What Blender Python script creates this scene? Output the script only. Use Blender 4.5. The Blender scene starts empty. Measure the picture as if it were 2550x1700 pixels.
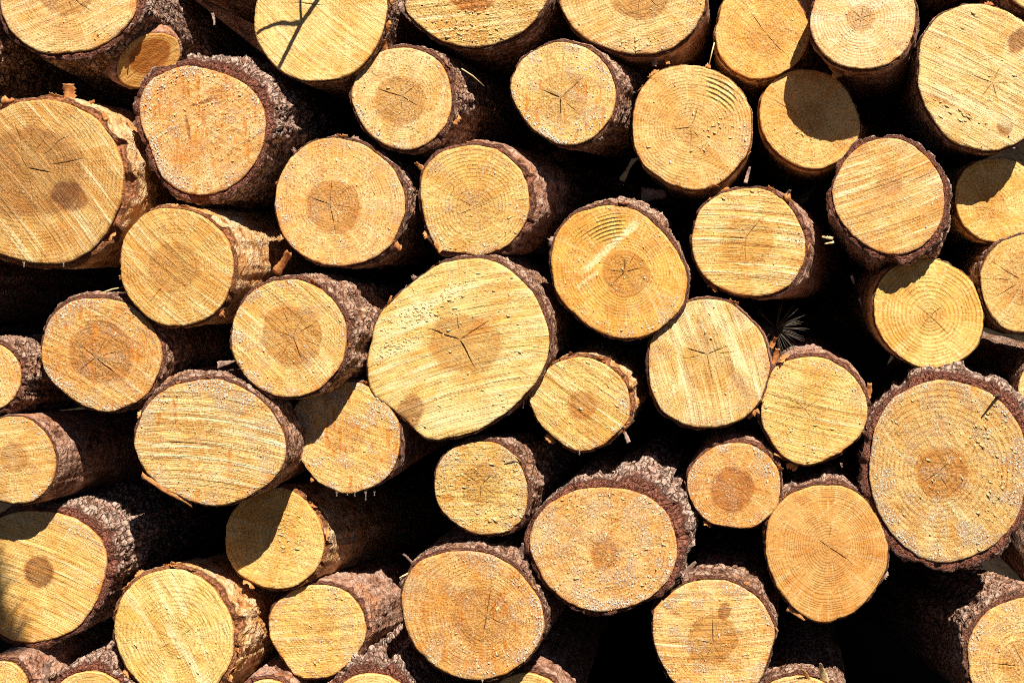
import bpy, math, random
import numpy as np
from mathutils import Vector

# ------------------------------------------------------------------ camera, light
scene = bpy.context.scene
COL = scene.collection
W = 1.7                       # metres across the picture at the pile's front
D = 2.6                       # camera distance
cam_d = bpy.data.cameras.new('camera')
cam_d.sensor_width = 36.0
cam_d.lens = 36.0 * D / W
cam_d.clip_end = 200.0
cam = bpy.data.objects.new('camera', cam_d)
cam.location = (0, -D, 0)
cam.rotation_euler = (math.radians(90), 0, 0)
COL.objects.link(cam)
scene.camera = cam

SUN = Vector((0.30, -1.0, 1.12)).normalized()      # towards the sun
sun_el = math.asin(SUN.z)
sun_d = bpy.data.lights.new('sun', 'SUN')
sun_d.energy = 5.0
sun_d.angle = math.radians(0.5)
sun_d.color = (1.0, 0.925, 0.815)
sun = bpy.data.objects.new('sun', sun_d)
sun.rotation_euler = SUN.to_track_quat('Z', 'Y').to_euler()
sun.location = (1, -4, 4)
COL.objects.link(sun)

world = bpy.data.worlds.new('World')
scene.world = world
world.use_nodes = True
wn = world.node_tree.nodes
wl = world.node_tree.links
bg = wn['Background']
sky = wn.new('ShaderNodeTexSky')
sky.sky_type = 'NISHITA'
sky.sun_disc = False
sky.air_density = 0.35
sky.altitude = 3000.0
sky.dust_density = 0.4
sky.ozone_density = 0.6
sky.sun_elevation = sun_el
sky.sun_rotation = math.atan2(SUN.x, SUN.y)
wl.new(sky.outputs[0], bg.inputs[0])
bg.inputs[1].default_value = 0.05

vs = scene.view_settings
vs.view_transform = 'Standard'
vs.look = 'None'
vs.gamma = 1
vs.use_curve_mapping = False
vs.exposure = 0.80
scene.cycles.use_denoising = False
scene.cycles.filter_width = 1.0
scene.cycles.max_bounces = 6

# ------------------------------------------------------------------ numpy noise
M32 = np.uint32
def _hash(ix, iy, iz, seed):
    h = (ix.astype(np.int64) * 374761393 + iy.astype(np.int64) * 668265263 + iz.astype(np.int64) * 2147483647 + seed * 974634777) & 0xFFFFFFFF
    h = (h ^ (h >> 13)) * 1274126177 & 0xFFFFFFFF
    h = (h ^ (h >> 16)) * 2246822519 & 0xFFFFFFFF
    h = h ^ (h >> 15)
    return (h & 0xFFFFFF).astype(np.float64) / float(0xFFFFFF)

def vnoise(x, y, z, seed=0):
    x, y, z = np.broadcast_arrays(np.asarray(x, float), np.asarray(y, float), np.asarray(z, float))
    ix, iy, iz = np.floor(x).astype(np.int64), np.floor(y).astype(np.int64), np.floor(z).astype(np.int64)
    fx, fy, fz = x - ix, y - iy, z - iz
    fx, fy, fz = [f * f * f * (f * (f * 6 - 15) + 10) for f in (fx, fy, fz)]
    r = 0
    for dx in (0, 1):
        wx = fx if dx else 1 - fx
        for dy in (0, 1):
            wy = fy if dy else 1 - fy
            for dz in (0, 1):
                wz = fz if dz else 1 - fz
                r = r + wx * wy * wz * _hash(ix + dx, iy + dy, iz + dz, seed)
    return r * 2 - 1

def fbm(x, y, z, seed=0, octv=3, gain=0.5):
    a, s, r = 1.0, 0.0, 0
    for o in range(octv):
        r = r + a * vnoise(np.asarray(x) * 2 ** o, np.asarray(y) * 2 ** o, np.asarray(z) * 2 ** o, seed + o * 17)
        s += a
        a *= gain
    return r / s

def voronoi(a, b, na, seed):
    """2-D cellular noise, periodic in a with period na; returns F1, F2-F1 and a random per cell"""
    ia, ib = np.floor(a).astype(np.int64), np.floor(b).astype(np.int64)
    f1 = np.full(a.shape, 9.0); f2 = np.full(a.shape, 9.0); cid = np.zeros(a.shape)
    for da in (-1, 0, 1):
        for db in (-1, 0, 1):
            ca, cb = ia + da, ib + db
            h1 = _hash(np.mod(ca, na), cb, np.zeros_like(ca), seed)
            h2 = _hash(np.mod(ca, na), cb, np.ones_like(ca), seed)
            h3 = _hash(np.mod(ca, na), cb, np.ones_like(ca) * 2, seed)
            d = np.hypot(ca + 0.1 + 0.8 * h1 - a, cb + 0.1 + 0.8 * h2 - b)
            nearer = d < f1
            f2 = np.where(nearer, f1, np.minimum(f2, d))
            cid = np.where(nearer, h3, cid)
            f1 = np.where(nearer, d, f1)
    return f1, f2 - f1, cid

def sstep(a, b, x):
    t = np.clip((x - a) / (b - a), 0, 1)
    return t * t * (3 - 2 * t)

# ------------------------------------------------------------------ node helpers
class NT:
    def __init__(self, name):
        self.m = bpy.data.materials.new(name)
        self.m.use_nodes = True
        self.t = self.m.node_tree
        self.n, self.l = self.t.nodes, self.t.links
        self.bsdf = self.n['Principled BSDF']
    def put(self, sock, v):
        if v is None:
            return
        if isinstance(v, bpy.types.NodeSocket):
            self.l.new(v, sock)
        elif isinstance(v, (int, float)):
            sock.default_value = v
        else:
            v = tuple(v)
            if sock.type == 'RGBA' and len(v) == 3:
                v = v + (1,)
            sock.default_value = v
    def attr(self, name, out=0):
        a = self.n.new('ShaderNodeAttribute')
        a.attribute_name = name
        return a.outputs['Vector' if out == 'v' else ('Fac' if out == 'f' else 'Color')]
    def math(self, op, a, b=None, c=None, clamp=False):
        m = self.n.new('ShaderNodeMath')
        m.operation = op
        m.use_clamp = clamp
        self.put(m.inputs[0], a); self.put(m.inputs[1], b); self.put(m.inputs[2], c)
        return m.outputs[0]
    def mix(self, f, a, b, mode='MIX'):
        m = self.n.new('ShaderNodeMix')
        m.data_type = 'RGBA'
        m.blend_type = mode
        self.put(m.inputs[0], f); self.put(m.inputs[6], a); self.put(m.inputs[7], b)
        return m.outputs[2]
    def sep(self, v):
        s = self.n.new('ShaderNodeSeparateXYZ')
        self.put(s.inputs[0], v)
        return s.outputs
    def noise(self, vec, scale, detail=2, rough=0.5, dist=0.0):
        x = self.n.new('ShaderNodeTexNoise')
        self.put(x.inputs['Vector'], vec)
        x.inputs['Scale'].default_value = scale
        x.inputs['Detail'].default_value = detail
        x.inputs['Roughness'].default_value = rough
        x.inputs['Distortion'].default_value = dist
        return x.outputs['Fac']
    def voro(self, vec, scale, feature='F1'):
        x = self.n.new('ShaderNodeTexVoronoi')
        x.feature = feature
        self.put(x.inputs['Vector'], vec)
        x.inputs['Scale'].default_value = scale
        return x.outputs['Distance']
    def ramp(self, f, lo, hi, a=0.0, b=1.0):
        m = self.n.new('ShaderNodeMapRange')
        m.interpolation_type = 'SMOOTHSTEP'
        self.put(m.inputs[0], f)
        m.inputs[1].default_value = lo; m.inputs[2].default_value = hi
        m.inputs[3].default_value = a; m.inputs[4].default_value = b
        return m.outputs[0]
    def scale(self, v, s):
        m = self.n.new('ShaderNodeVectorMath')
        m.operation = 'MULTIPLY'
        self.put(m.inputs[0], v)
        m.inputs[1].default_value = s
        return m.outputs[0]
    def bump(self, h, dist, strength=1.0, normal=None):
        b = self.n.new('ShaderNodeBump')
        b.inputs['Strength'].default_value = strength
        b.inputs['Distance'].default_value = dist
        self.put(b.inputs['Height'], h)
        self.put(b.inputs['Normal'], normal)
        return b.outputs[0]
    def out(self, col, rough=0.6, spec=0.3, normal=None):
        self.put(self.bsdf.inputs['Base Color'], col)
        self.put(self.bsdf.inputs['Roughness'], rough)
        self.put(self.bsdf.inputs['Specular IOR Level'], spec)
        if normal is not None:
            self.put(self.bsdf.inputs['Normal'], normal)
        return self.m

# ------------------------------------------------------------------ materials
def end_grain_material():
    g = NT('end_grain')
    uv = g.attr('uvw', 'v')
    saw = g.attr('saw', 'v')
    ray = g.attr('ray', 'v')
    f1 = g.sep(g.attr('fields', 'v'))          # ring radius, heart, knot
    f2 = g.sep(g.attr('marks', 'v'))           # crack, resin stain, side
    p1 = g.sep(g.attr('paramA', 'v'))          # ring frequency, ring contrast, saw strength
    p2 = g.sep(g.attr('paramB', 'v'))          # roughness, speck amount, ripple
    tint = g.attr('tint', 'v')
    heartc = g.attr('heart_col', 'v')
    ringr, heart, knot = f1
    crack, resin, side = f2
    # growth rings
    wob = g.noise(uv, 90, 2)
    fine = g.noise(uv, 700, 1)
    rr = g.math('ADD', ringr, g.math('MULTIPLY', g.math('SUBTRACT', wob, 0.5), 0.0022))
    rr = g.math('ADD', rr, g.math('MULTIPLY', g.math('SUBTRACT', fine, 0.5), 0.0011))
    ph = g.math('FRACT', g.math('MULTIPLY', rr, p1[0]))
    late = g.math('MULTIPLY', g.ramp(ph, 0.35, 0.8), g.ramp(ph, 0.9, 1.0, 1, 0))
    vis = g.ramp(g.noise(uv, 28, 2), 0.36, 0.6)          # rings fade in and out
    ring = g.math('MULTIPLY', late, g.math('MULTIPLY', p1[1], g.math('MULTIPLY_ADD', vis, 0.75, 0.25)))
    # saw lines and fibres
    s1 = g.noise(saw, 300, 3, 0.62)
    s2 = g.noise(saw, 130, 3, 0.6)
    s3 = g.noise(saw, 950, 1, 0.6)
    rays = g.noise(ray, 300, 2, 0.6)
    spk = g.noise(uv, 300, 3, 0.72)
    spk2 = g.noise(g.scale(uv, (1, 1.3, 1)), 390, 3, 0.72)
    blot = g.noise(uv, 22, 4, 0.6)
    blot2 = g.noise(uv, 60, 3, 0.6)
    # colours
    sap = g.mix(g.ramp(blot, 0.34, 0.66), (0.74, 0.372, 0.076), (0.84, 0.535, 0.185))
    sap = g.mix(g.math('MULTIPLY', g.ramp(blot2, 0.46, 0.74), 0.5), sap, (0.68, 0.32, 0.062))
    wedge = g.noise(g.scale(ray, (1, 1, 0.4)), 26, 1, 0.5)                # broad wedges round the pith
    sap = g.mix(g.math('MULTIPLY', g.ramp(wedge, 0.52, 0.62), 0.26), sap, (0.90, 0.68, 0.33))
    col = g.mix(1.0, sap, tint, 'MULTIPLY')
    col = g.mix(g.math('MULTIPLY', ring, 0.68), col, g.mix(1.0, col, (0.52, 0.38, 0.22), 'MULTIPLY'))
    col = g.mix(g.math('MULTIPLY', g.ramp(rays, 0.52, 0.70), 0.30), col, (0.90, 0.73, 0.40))
    rayd = g.math('MULTIPLY', g.ramp(g.noise(ray, 480, 2, 0.6), 0.58, 0.70), 0.45)
    col = g.mix(rayd, col, (0.38, 0.19, 0.045))
    sawv = g.math('MULTIPLY', g.ramp(s1, 0.53, 0.68), g.math('MULTIPLY', p1[2], 0.56), clamp=True)
    col = g.mix(sawv, col, (0.36, 0.175, 0.042))
    sawl = g.math('MULTIPLY', g.ramp(s2, 0.53, 0.70), g.math('MULTIPLY', p1[2], 0.7), clamp=True)
    col = g.mix(sawl, col, (0.98, 0.84, 0.50))
    hm = g.mix(g.ramp(blot2, 0.3, 0.7), g.mix(1.0, heartc, (1.08, 1.36, 2.3), 'MULTIPLY'), g.mix(1.0, heartc, (1.42, 1.85, 3.4), 'MULTIPLY'))
    col = g.mix(heart, col, g.mix(1.0, g.mix(0.25, col, (0.78, 0.52, 0.2)), hm, 'MULTIPLY'))
    area = g.ramp(g.noise(uv, 40, 2, 0.6), 0.34, 0.62, 0.2, 1.0)          # specks gather in places
    dk = g.math('MULTIPLY', g.ramp(spk, 0.555, 0.635), g.math('MULTIPLY', p2[1], area), clamp=True)
    col = g.mix(g.math('MULTIPLY', dk, 0.8), col, (0.16, 0.058, 0.012))
    lt = g.math('MULTIPLY', g.ramp(spk2, 0.56, 0.66), g.math('MULTIPLY', p2[1], area), clamp=True)
    col = g.mix(g.math('MULTIPLY', lt, 0.85), col, (0.97, 0.87, 0.62))
    col = g.mix(g.math('MULTIPLY', knot, 0.92), col, g.mix(1.0, col, (0.44, 0.31, 0.24), 'MULTIPLY'))
    col = g.mix(g.math('MULTIPLY', resin, 0.85, clamp=True), col, (0.62, 0.185, 0.010))
    pl = g.attr('pale', 'f')
    col = g.mix(g.math('MULTIPLY', pl, g.ramp(s2, 0.3, 0.6, 0.45, 1.0), clamp=True), col, (0.96, 0.79, 0.43))
    crust = g.attr('crust', 'f')
    crn = g.noise(uv, 330, 3, 0.75)
    cr = g.math('MULTIPLY', crust, g.ramp(crn, 0.50, 0.57), clamp=True)
    am = g.math('MULTIPLY', crust, g.ramp(crn, 0.46, 0.40), clamp=True)
    col = g.mix(g.math('MULTIPLY', am, 0.6), col, (0.52, 0.17, 0.02))
    col = g.mix(cr, col, (1.0, 0.87, 0.70))
    col = g.mix(crack, col, (0.075, 0.036, 0.014))
    col = g.mix(side, col, g.mix(spk, (0.50, 0.20, 0.055), (0.62, 0.31, 0.10)))
    # relief
    ripple = g.math('MULTIPLY', g.math('SINE', g.math('MULTIPLY', g.sep(g.attr('ripple', 'v'))[0], 1.0)),
                    g.math('MULTIPLY', p2[2], g.sep(g.attr('ripple', 'v'))[1]))
    h = g.math('MULTIPLY', g.math('ADD', g.math('ADD', s1, g.math('MULTIPLY', s2, 1.3)), g.math('MULTIPLY', s3, 0.5)), p1[2])
    h = g.math('ADD', h, g.math('MULTIPLY', g.math('ADD', spk, g.math('MULTIPLY', spk2, 0.6)), p2[0]))
    h = g.math('SUBTRACT', h, g.math('MULTIPLY', ring, 0.22))
    h = g.math('ADD', h, g.math('MULTIPLY', rays, 0.25))
    h = g.math('ADD', h, ripple)
    h = g.math('ADD', h, g.math('MULTIPLY', cr, 0.7))
    h = g.math('SUBTRACT', h, g.math('MULTIPLY', dk, 0.9))
    nrm = g.bump(h, 0.0026)
    rough = g.math('SUBTRACT', g.math('SUBTRACT', 0.62, g.math('MULTIPLY', resin, 0.35)), g.math('MULTIPLY', cr, 0.42))
    return g.out(col, rough, 0.35, nrm)

def bark_material(name, cols, cut, fine_scale, orange, crevice=0.75, dark=0.8, pale=0.5):
    """cols: deep, middle, plate face; cut: colour of the sawn ring of bark"""
    g = NT(name)
    uv = g.attr('uvw', 'v')                    # stretched along the trunk
    f = g.sep(g.attr('fields', 'v'))           # relief height 0..1, cut ring, random per plate
    wv = g.n.new('ShaderNodeVectorMath'); wv.operation = 'ADD'
    wn_ = g.n.new('ShaderNodeTexNoise'); wn_.inputs['Scale'].default_value = fine_scale * 0.5; wn_.inputs['Detail'].default_value = 2
    g.put(wn_.inputs['Vector'], uv)
    g.put(wv.inputs[0], uv); g.put(wv.inputs[1], g.scale(wn_.outputs['Color'], (0.012, 0.012, 0.012)))
    uw = wv.outputs[0]
    n1 = g.noise(uw, fine_scale * 1.2, 4, 0.68)
    n2 = g.noise(uw, fine_scale * 3.2, 3, 0.7)
    n3 = g.noise(uv, fine_scale * 0.3, 3, 0.6)
    edge = g.voro(uw, fine_scale * 1.1, 'DISTANCE_TO_EDGE')
    crev = g.ramp(edge, 0.02, 0.13, 1.0, 0.0)
    hgt = g.math('ADD', f[0], g.math('MULTIPLY', g.math('SUBTRACT', n1, 0.5), 1.0))
    col = g.mix(g.ramp(hgt, 0.05, 0.42), cols[0], cols[1])
    col = g.mix(g.ramp(hgt, 0.38, 0.85), col, cols[2])
    col = g.mix(g.math('MULTIPLY', g.ramp(n3, 0.5, 0.72), 0.75), col, orange)
    col = g.mix(g.math('MULTIPLY', g.ramp(f[2], 0.5, 1.0), 0.5), col, g.mix(0.5, cols[2], (0.55, 0.42, 0.33)))
    col = g.mix(g.math('MULTIPLY', g.ramp(n2, 0.52, 0.66), pale), col, g.mix(0.6, cols[2], (0.67, 0.51, 0.40)))
    col = g.mix(g.ramp(n2, 0.36, 0.50, dark, 0), col, cols[0])
    col = g.mix(g.math('MULTIPLY', crev, crevice), col, g.mix(1.0, cols[0], (0.6, 0.55, 0.5), 'MULTIPLY'))
    cc = g.mix(g.ramp(n2, 0.38, 0.62), g.mix(1.0, cut, (0.35, 0.32, 0.32), 'MULTIPLY'), g.mix(1.0, cut, (1.35, 1.35, 1.35), 'MULTIPLY'))
    col = g.mix(f[1], col, cc)
    h = g.math('ADD', g.math('MULTIPLY', n1, 1.6), g.math('MULTIPLY', n2, 1.0))
    h = g.math('SUBTRACT', h, g.math('MULTIPLY', crev, crevice * 0.95))
    nrm = g.bump(h, 0.0055)
    return g.out(col, 0.78, 0.18, nrm)

def simple_material(name, c1, c2, scale, rough=0.7, bump=0.001, spec=0.25, trans=0.0):
    g = NT(name)
    tc = g.n.new('ShaderNodeTexCoord').outputs['Object']
    n = g.noise(tc, scale, 4, 0.65)
    col = g.mix(g.ramp(n, 0.3, 0.7), c1, c2)
    m = g.out(col, rough, spec, g.bump(n, bump) if bump else None)
    if trans:
        g.bsdf.inputs['Transmission Weight'].default_value = trans
    return m

MAT_GRAIN = end_grain_material()
BARK = {
    # thick grey-plated bark with dark red section
    'thick': bark_material('scaly_bark', ((0.050, 0.023, 0.015), (0.29, 0.145, 0.098), (0.64, 0.435, 0.335)), (0.28, 0.105, 0.064), 95, (0.36, 0.17, 0.09), 0.7, 0.7),
    # middle bark, brown-grey, thin ridges
    'mid': bark_material('ridged_bark', ((0.065, 0.028, 0.017), (0.37, 0.180, 0.108), (0.68, 0.440, 0.315)), (0.25, 0.105, 0.062), 84, (0.46, 0.21, 0.09), 0.55, 0.55),
    # papery orange upper bark
    'papery': bark_material('papery_bark', ((0.28, 0.095, 0.028), (0.62, 0.31, 0.105), (0.80, 0.54, 0.29)), (0.30, 0.120, 0.050), 55, (0.72, 0.34, 0.08), 0.15, 0.38, 0.3),
    # smooth reddish bark
    'red': bark_material('reddish_bark', ((0.12, 0.045, 0.025), (0.40, 0.195, 0.120), (0.60, 0.370, 0.265)), (0.22, 0.090, 0.052), 70, (0.56, 0.225, 0.075), 0.22, 0.45, 0.45),
}
MAT_FLAKE = simple_material('papery_flake', (0.36, 0.115, 0.028), (0.62, 0.30, 0.10), 110, 0.6, 0.0012)
MAT_FLAKE2 = simple_material('bark_flake_grey', (0.16, 0.085, 0.06), (0.42, 0.29, 0.22), 90, 0.75, 0.0015)
MAT_RESIN = simple_material('resin', (0.86, 0.62, 0.38), (0.95, 0.86, 0.76), 300, 0.14, 0, 0.8, 0.3)
MAT_CLEAR = simple_material('clear_resin', (0.90, 0.80, 0.66), (0.95, 0.88, 0.78), 100, 0.05, 0, 0.6, 0.9)
MAT_CRUMB = simple_material('sawdust', (0.66, 0.42, 0.15), (0.88, 0.72, 0.42), 200, 0.65, 0.0005)
MAT_STRAW = simple_material('dry_straw', (0.55, 0.36, 0.16), (0.80, 0.62, 0.36), 60, 0.6, 0)
MAT_TWIG = simple_material('twig_bark', (0.05, 0.03, 0.02), (0.14, 0.09, 0.065), 90, 0.8, 0.001)
MAT_NEEDLE = simple_material('dry_needle', (0.035, 0.025, 0.017), (0.08, 0.065, 0.048), 40, 0.5, 0)
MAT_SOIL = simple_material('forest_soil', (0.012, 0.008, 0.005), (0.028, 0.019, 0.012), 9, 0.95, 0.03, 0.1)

# ------------------------------------------------------------------ object helpers
def new_mesh(name, verts, faces, mats, parent=None, smooth=True, mat_idx=None):
    me = bpy.data.meshes.new(name)
    verts = np.asarray(verts, dtype=np.float32)
    me.vertices.add(len(verts))
    me.vertices.foreach_set('co', verts.ravel())
    if isinstance(faces, np.ndarray):
        k = faces.shape[1]
        loops = faces.ravel().astype(np.int32)
        starts = np.arange(0, len(loops), k, dtype=np.int32)
        nf = len(faces)
    else:
        loops = np.concatenate([np.asarray(f, dtype=np.int32).ravel() for f in faces])
        ks = np.concatenate([np.full(len(f), f.shape[1]) for f in faces])
        starts = np.concatenate([[0], np.cumsum(ks)[:-1]]).astype(np.int32)
        nf = len(ks)
    me.loops.add(len(loops))
    me.loops.foreach_set('vertex_index', loops)
    me.polygons.add(nf)
    me.polygons.foreach_set('loop_start', starts)
    if smooth:
        me.polygons.foreach_set('use_smooth', np.ones(nf, dtype=bool))
    for m in (mats if isinstance(mats, (list, tuple)) else [mats]):
        me.materials.append(m)
    if mat_idx is not None:
        me.polygons.foreach_set('material_index', np.asarray(mat_idx, dtype=np.int32))
    me.update(calc_edges=True)
    me.validate()
    o = bpy.data.objects.new(name, me)
    COL.objects.link(o)
    if parent is not None:
        o.parent = parent
    return o

def vec_attr(o, name, a, b=None, c=None):
    n = len(o.data.vertices)
    arr = np.zeros((n, 3), dtype=np.float32)
    for k, v in enumerate((a, b, c)):
        if v is not None:
            arr[:, k] = v
    at = o.data.attributes.new(name, 'FLOAT_VECTOR', 'POINT')
    at.data.foreach_set('vector', arr.ravel())

def tag(o, label, cat, group=None, kind=None):
    if label: o['label'] = label
    if cat: o['category'] = cat
    if group: o['group'] = group
    if kind: o['kind'] = kind
    return o

def empty(name, loc):
    o = bpy.data.objects.new(name, None)
    o.empty_display_size = 0.05
    o.location = loc
    COL.objects.link(o)
    return o

CAM = np.array([0.0, -D, 0.0])
def ray(px, py):
    px, py = np.asarray(px, float), np.asarray(py, float)
    return np.stack([(px - 1176) / 2352 * W, np.full(px.shape, D), -(py - 784) / 2352 * W], -1)
def at_depth(px, py, y):
    return CAM + ray(px, py) * ((D + y) / D)

def tube(points, radii, seg=8):
    """a tapered tube through points, closed ends"""
    P = np.asarray(points, float)
    n = len(P)
    V = []
    T = np.gradient(P, axis=0)
    T /= np.linalg.norm(T, axis=1)[:, None] + 1e-9
    up = np.array([0.13, 0.31, 0.94])
    for i in range(n):
        a = np.cross(T[i], up); a /= np.linalg.norm(a) + 1e-9
        b = np.cross(T[i], a)
        for k in range(seg):
            t = 2 * math.pi * k / seg
            V.append(P[i] + radii[i] * (a * math.cos(t) + b * math.sin(t)))
    V = V + [P[0], P[-1]]
    q = np.array([[i * seg + k, i * seg + (k + 1) % seg, (i + 1) * seg + (k + 1) % seg, (i + 1) * seg + k] for i in range(n - 1) for k in range(seg)])
    t1 = np.array([[n * seg, (k + 1) % seg, k] for k in range(seg)])
    t2 = np.array([[n * seg + 1, (n - 1) * seg + k, (n - 1) * seg + (k + 1) % seg] for k in range(seg)])
    return np.array(V), [q, t1, t2]

def merge(parts):
    V, F, off = [], [], 0
    for v, fl in parts:
        V.append(v)
        F += [f + off for f in (fl if isinstance(fl, list) else [fl])]
        off += len(v)
    return np.concatenate(V), F

_ICO_V = None
def ico():
    global _ICO_V
    if _ICO_V is None:
        import bmesh
        bm = bmesh.new()
        bmesh.ops.create_icosphere(bm, subdivisions=2, radius=1.0)
        bm.verts.ensure_lookup_table()
        _ICO_V = (np.array([v.co[:] for v in bm.verts]), np.array([[v.index for v in f.verts] for f in bm.faces]))
        bm.free()
    return _ICO_V

# ------------------------------------------------------------------ logs
VP = (1720.0, 610.0)            # where the trunks run to
NU = 216                        # columns round a face
def outline_fn(pts, c):
    """dense radius-by-angle (pixels, angle measured with y up) about c"""
    p = np.asarray(pts, float)
    # closed Catmull-Rom
    out = []
    n = len(p)
    for i in range(n):
        p0, p1, p2, p3 = p[i - 1], p[i], p[(i + 1) % n], p[(i + 2) % n]
        t = np.linspace(0, 1, 24, endpoint=False)[:, None]
        out.append(0.5 * (2 * p1 + (p2 - p0) * t + (2 * p0 - 5 * p1 + 4 * p2 - p3) * t ** 2 + (3 * p1 - p0 - 3 * p2 + p3) * t ** 3))
    q = np.concatenate(out)
    th = np.arctan2(-(q[:, 1] - c[1]), q[:, 0] - c[0])
    r = np.hypot(q[:, 0] - c[0], q[:, 1] - c[1])
    o = np.argsort(th)
    th, r = th[o], r[o]
    th3 = np.concatenate([th - 2 * math.pi, th, th + 2 * math.pi])
    r3 = np.concatenate([r, r, r])
    grid = np.linspace(-math.pi, math.pi, 721)
    rg = np.interp(grid, th3, r3)
    k_ = float(p[0, 0] + 3 * p[1, 1])
    rg = rg * (1 + 0.012 * fbm(np.cos(grid) * 9, np.sin(grid) * 9, k_, 61, 3, 0.7) + 0.016 * fbm(np.cos(grid) * 3, np.sin(grid) * 3, k_, 62, 2))
    return lambda a: np.interp(np.mod(a + math.pi, 2 * math.pi) - math.pi, grid, rg)

def ell(cx, cy, rx, ry, rot=0):
    a = np.linspace(0, 2 * math.pi, 16, endpoint=False)
    x, y = rx * np.cos(a), ry * np.sin(a)
    r = math.radians(rot)
    return np.stack([cx + x * math.cos(r) - y * math.sin(r), cy + x * math.sin(r) + y * math.cos(r)], -1)

PXM = W / 2352.0                # metres per picture unit at the front of the pile
SEED = [0]

def build_log(label, pts, pith, y0=0.0, group='pine logs stacked in the pile', bark=('mid', 14), boost=None, vp=None,
              heart=None, hcol=(0.47, 0.255, 0.07), hstr=0.8, ringf=230, ringc=0.6, saw=(20, 0.5), rough=0.5, speck=0.5,
              tint=(1, 1, 1), cracks=(), knots=(), stains=(), resin=0, resin_side=None, crumbs=0, crumb_at=None, flakes=0, ripple=None,
              torn=1.0, slope=None, pale=(), plain=False, length=2.15, smears=0):
    SEED[0] += 1
    sd = SEED[0] * 31
    rnd = random.Random(sd)
    pts = np.asarray(pts, float)
    pith = np.asarray(pith, float)
    if bark[0] == 'thick':
        pts = pts.mean(0) + (pts - pts.mean(0)) * 1.03
    R_of = outline_fn(pts, pith)
    vp = vp or VP
    cen = pts.mean(0)
    # trunk axis: runs towards vp in the picture
    ax = np.array([(vp[0] - cen[0]) * 0 + (vp[0] - 1176) * PXM / D, 1.0, -(vp[1] - 784) * PXM / D])
    ax[0] += rnd.uniform(-0.012, 0.012); ax[2] += rnd.uniform(-0.012, 0.012)
    if slope is None:
        slope = (0.09 + rnd.uniform(-0.05, 0.05), rnd.uniform(-0.05, 0.05))
    C0 = at_depth(pith[0], pith[1], y0)
    root = empty('log', tuple(C0))
    tag(root, label, 'log', group)
    def on_plane(px, py):
        """picture point -> point on the sawn face, relative to the root"""
        d = ray(px, py)
        nrm = np.array([slope[0], 1.0, slope[1]])
        t = ((C0 - CAM) @ nrm) / (d @ nrm)
        return CAM + d * t[..., None] - C0
    N0 = np.array([-slope[0], -1.0, -slope[1]])
    N0 /= np.linalg.norm(N0)
    Rm = float(R_of(np.linspace(-3, 3, 60)).mean()) * PXM
    # ---- columns
    nu = NU if not plain else 96
    base = np.linspace(-math.pi, math.pi, nu, endpoint=False) + 1e-3
    crk = []
    for c in cracks:                      # (angle deg, start fraction, end radius px, half width mm)
        crk.append((math.radians(c[0]), c[1] * PXM, c[2] * PXM, c[3] * 0.00135))
    cols = [(a, -1, 0) for a in base]
    for k, (a, *_r) in enumerate(crk):
        a = (a + math.pi) % (2 * math.pi) - math.pi
        cols = [c for c in cols if abs(math.remainder(c[0] - a, 2 * math.pi)) > 0.010 or c[1] >= 0]
        cols += [(a - 1e-5, k, -1), (a, k, 0), (a + 1e-5, k, 1)]
    cols.sort(key=lambda c: c[0])
    th0 = np.array([c[0] for c in cols]); cid = np.array([c[1] for c in cols]); csd = np.array([c[2] for c in cols])
    n = len(cols)
    K = 46 if not plain else 14
    T = np.linspace(0, 1, K + 1)[1:] ** 0.92
    TH = np.repeat(th0[None, :], K, 0)
    TT = np.repeat(T[:, None], n, 1)
    rad_m = TT * R_of(TH) * PXM
    off = np.zeros_like(TH); crackf = np.zeros_like(TH); cdepth = np.zeros_like(TH)
    for k, (a, r0, r1, hw) in enumerate(crk):
        prof = sstep(r0 - 0.002, r0 + 0.004, rad_m) * (1 - sstep(0.45, 1.0, (rad_m - r0) / (r1 - r0))) if r1 > r0 else 0
        wob = fbm(rad_m * 130, np.full_like(rad_m, a * 5), 0, sd + k, 2)
        w = np.clip(hw * prof * (0.7 + 0.6 * np.abs(wob)) / np.maximum(rad_m, 0.002), 0, 0.3)
        dl = np.vectorize(lambda x: math.remainder(x, 2 * math.pi))(th0 - a)[None, :] * np.ones_like(TH)
        side = np.where(cid[None, :] == k, csd[None, :], np.sign(dl))
        near = np.abs(dl) < 0.6
        off += np.where(near, side * w * (1 - np.abs(dl) / 0.6), 0)
        mid = (cid == k) & (csd == 0)
        crackf[:, mid] = np.maximum(crackf[:, mid], np.clip(prof[:, mid] * 1.6, 0, 1))
        cdepth[:, mid] = prof[:, mid] * 0.009
    wob = 0.055 * fbm(np.cos(TH) * 1.5, np.sin(TH) * 1.5, rad_m * 60, sd + 5, 3) * np.clip(rad_m / 0.01, 0, 1) * (1 - TT ** 6)
    # the columns drift together so cracks wander
    TA = TH + off + wob
    rp = TT * R_of(TA)
    px = pith[0] + rp * np.cos(TA)
    py = pith[1] - rp * np.sin(TA)
    P = on_plane(px, py)                               # K x n x 3
    u, v = (px - pith[0]) * PXM, -(py - pith[1]) * PXM
    r_m = rp * PXM
    # ---- fields
    # ring radius: circles round the pith near it, the outline's shape further out
    ringr = r_m * (1 - 0.55 * TT) + TT * Rm * 0.55 * TT
    ringr = ringr + 0.0022 * fbm(u * 22, v * 22, 0, sd + 7, 2) * np.clip(r_m / 0.02, 0, 1)
    ringr = ringr + 0.003 * vnoise(ringr * 70, 0, 0, sd + 8)
    sa = math.radians(saw[0])
    curv = 0.9 * (rnd.uniform(-1, 1))
    al = u * math.cos(sa) + v * math.sin(sa)
    ac = -u * math.sin(sa) + v * math.cos(sa) + curv * al * al
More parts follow.
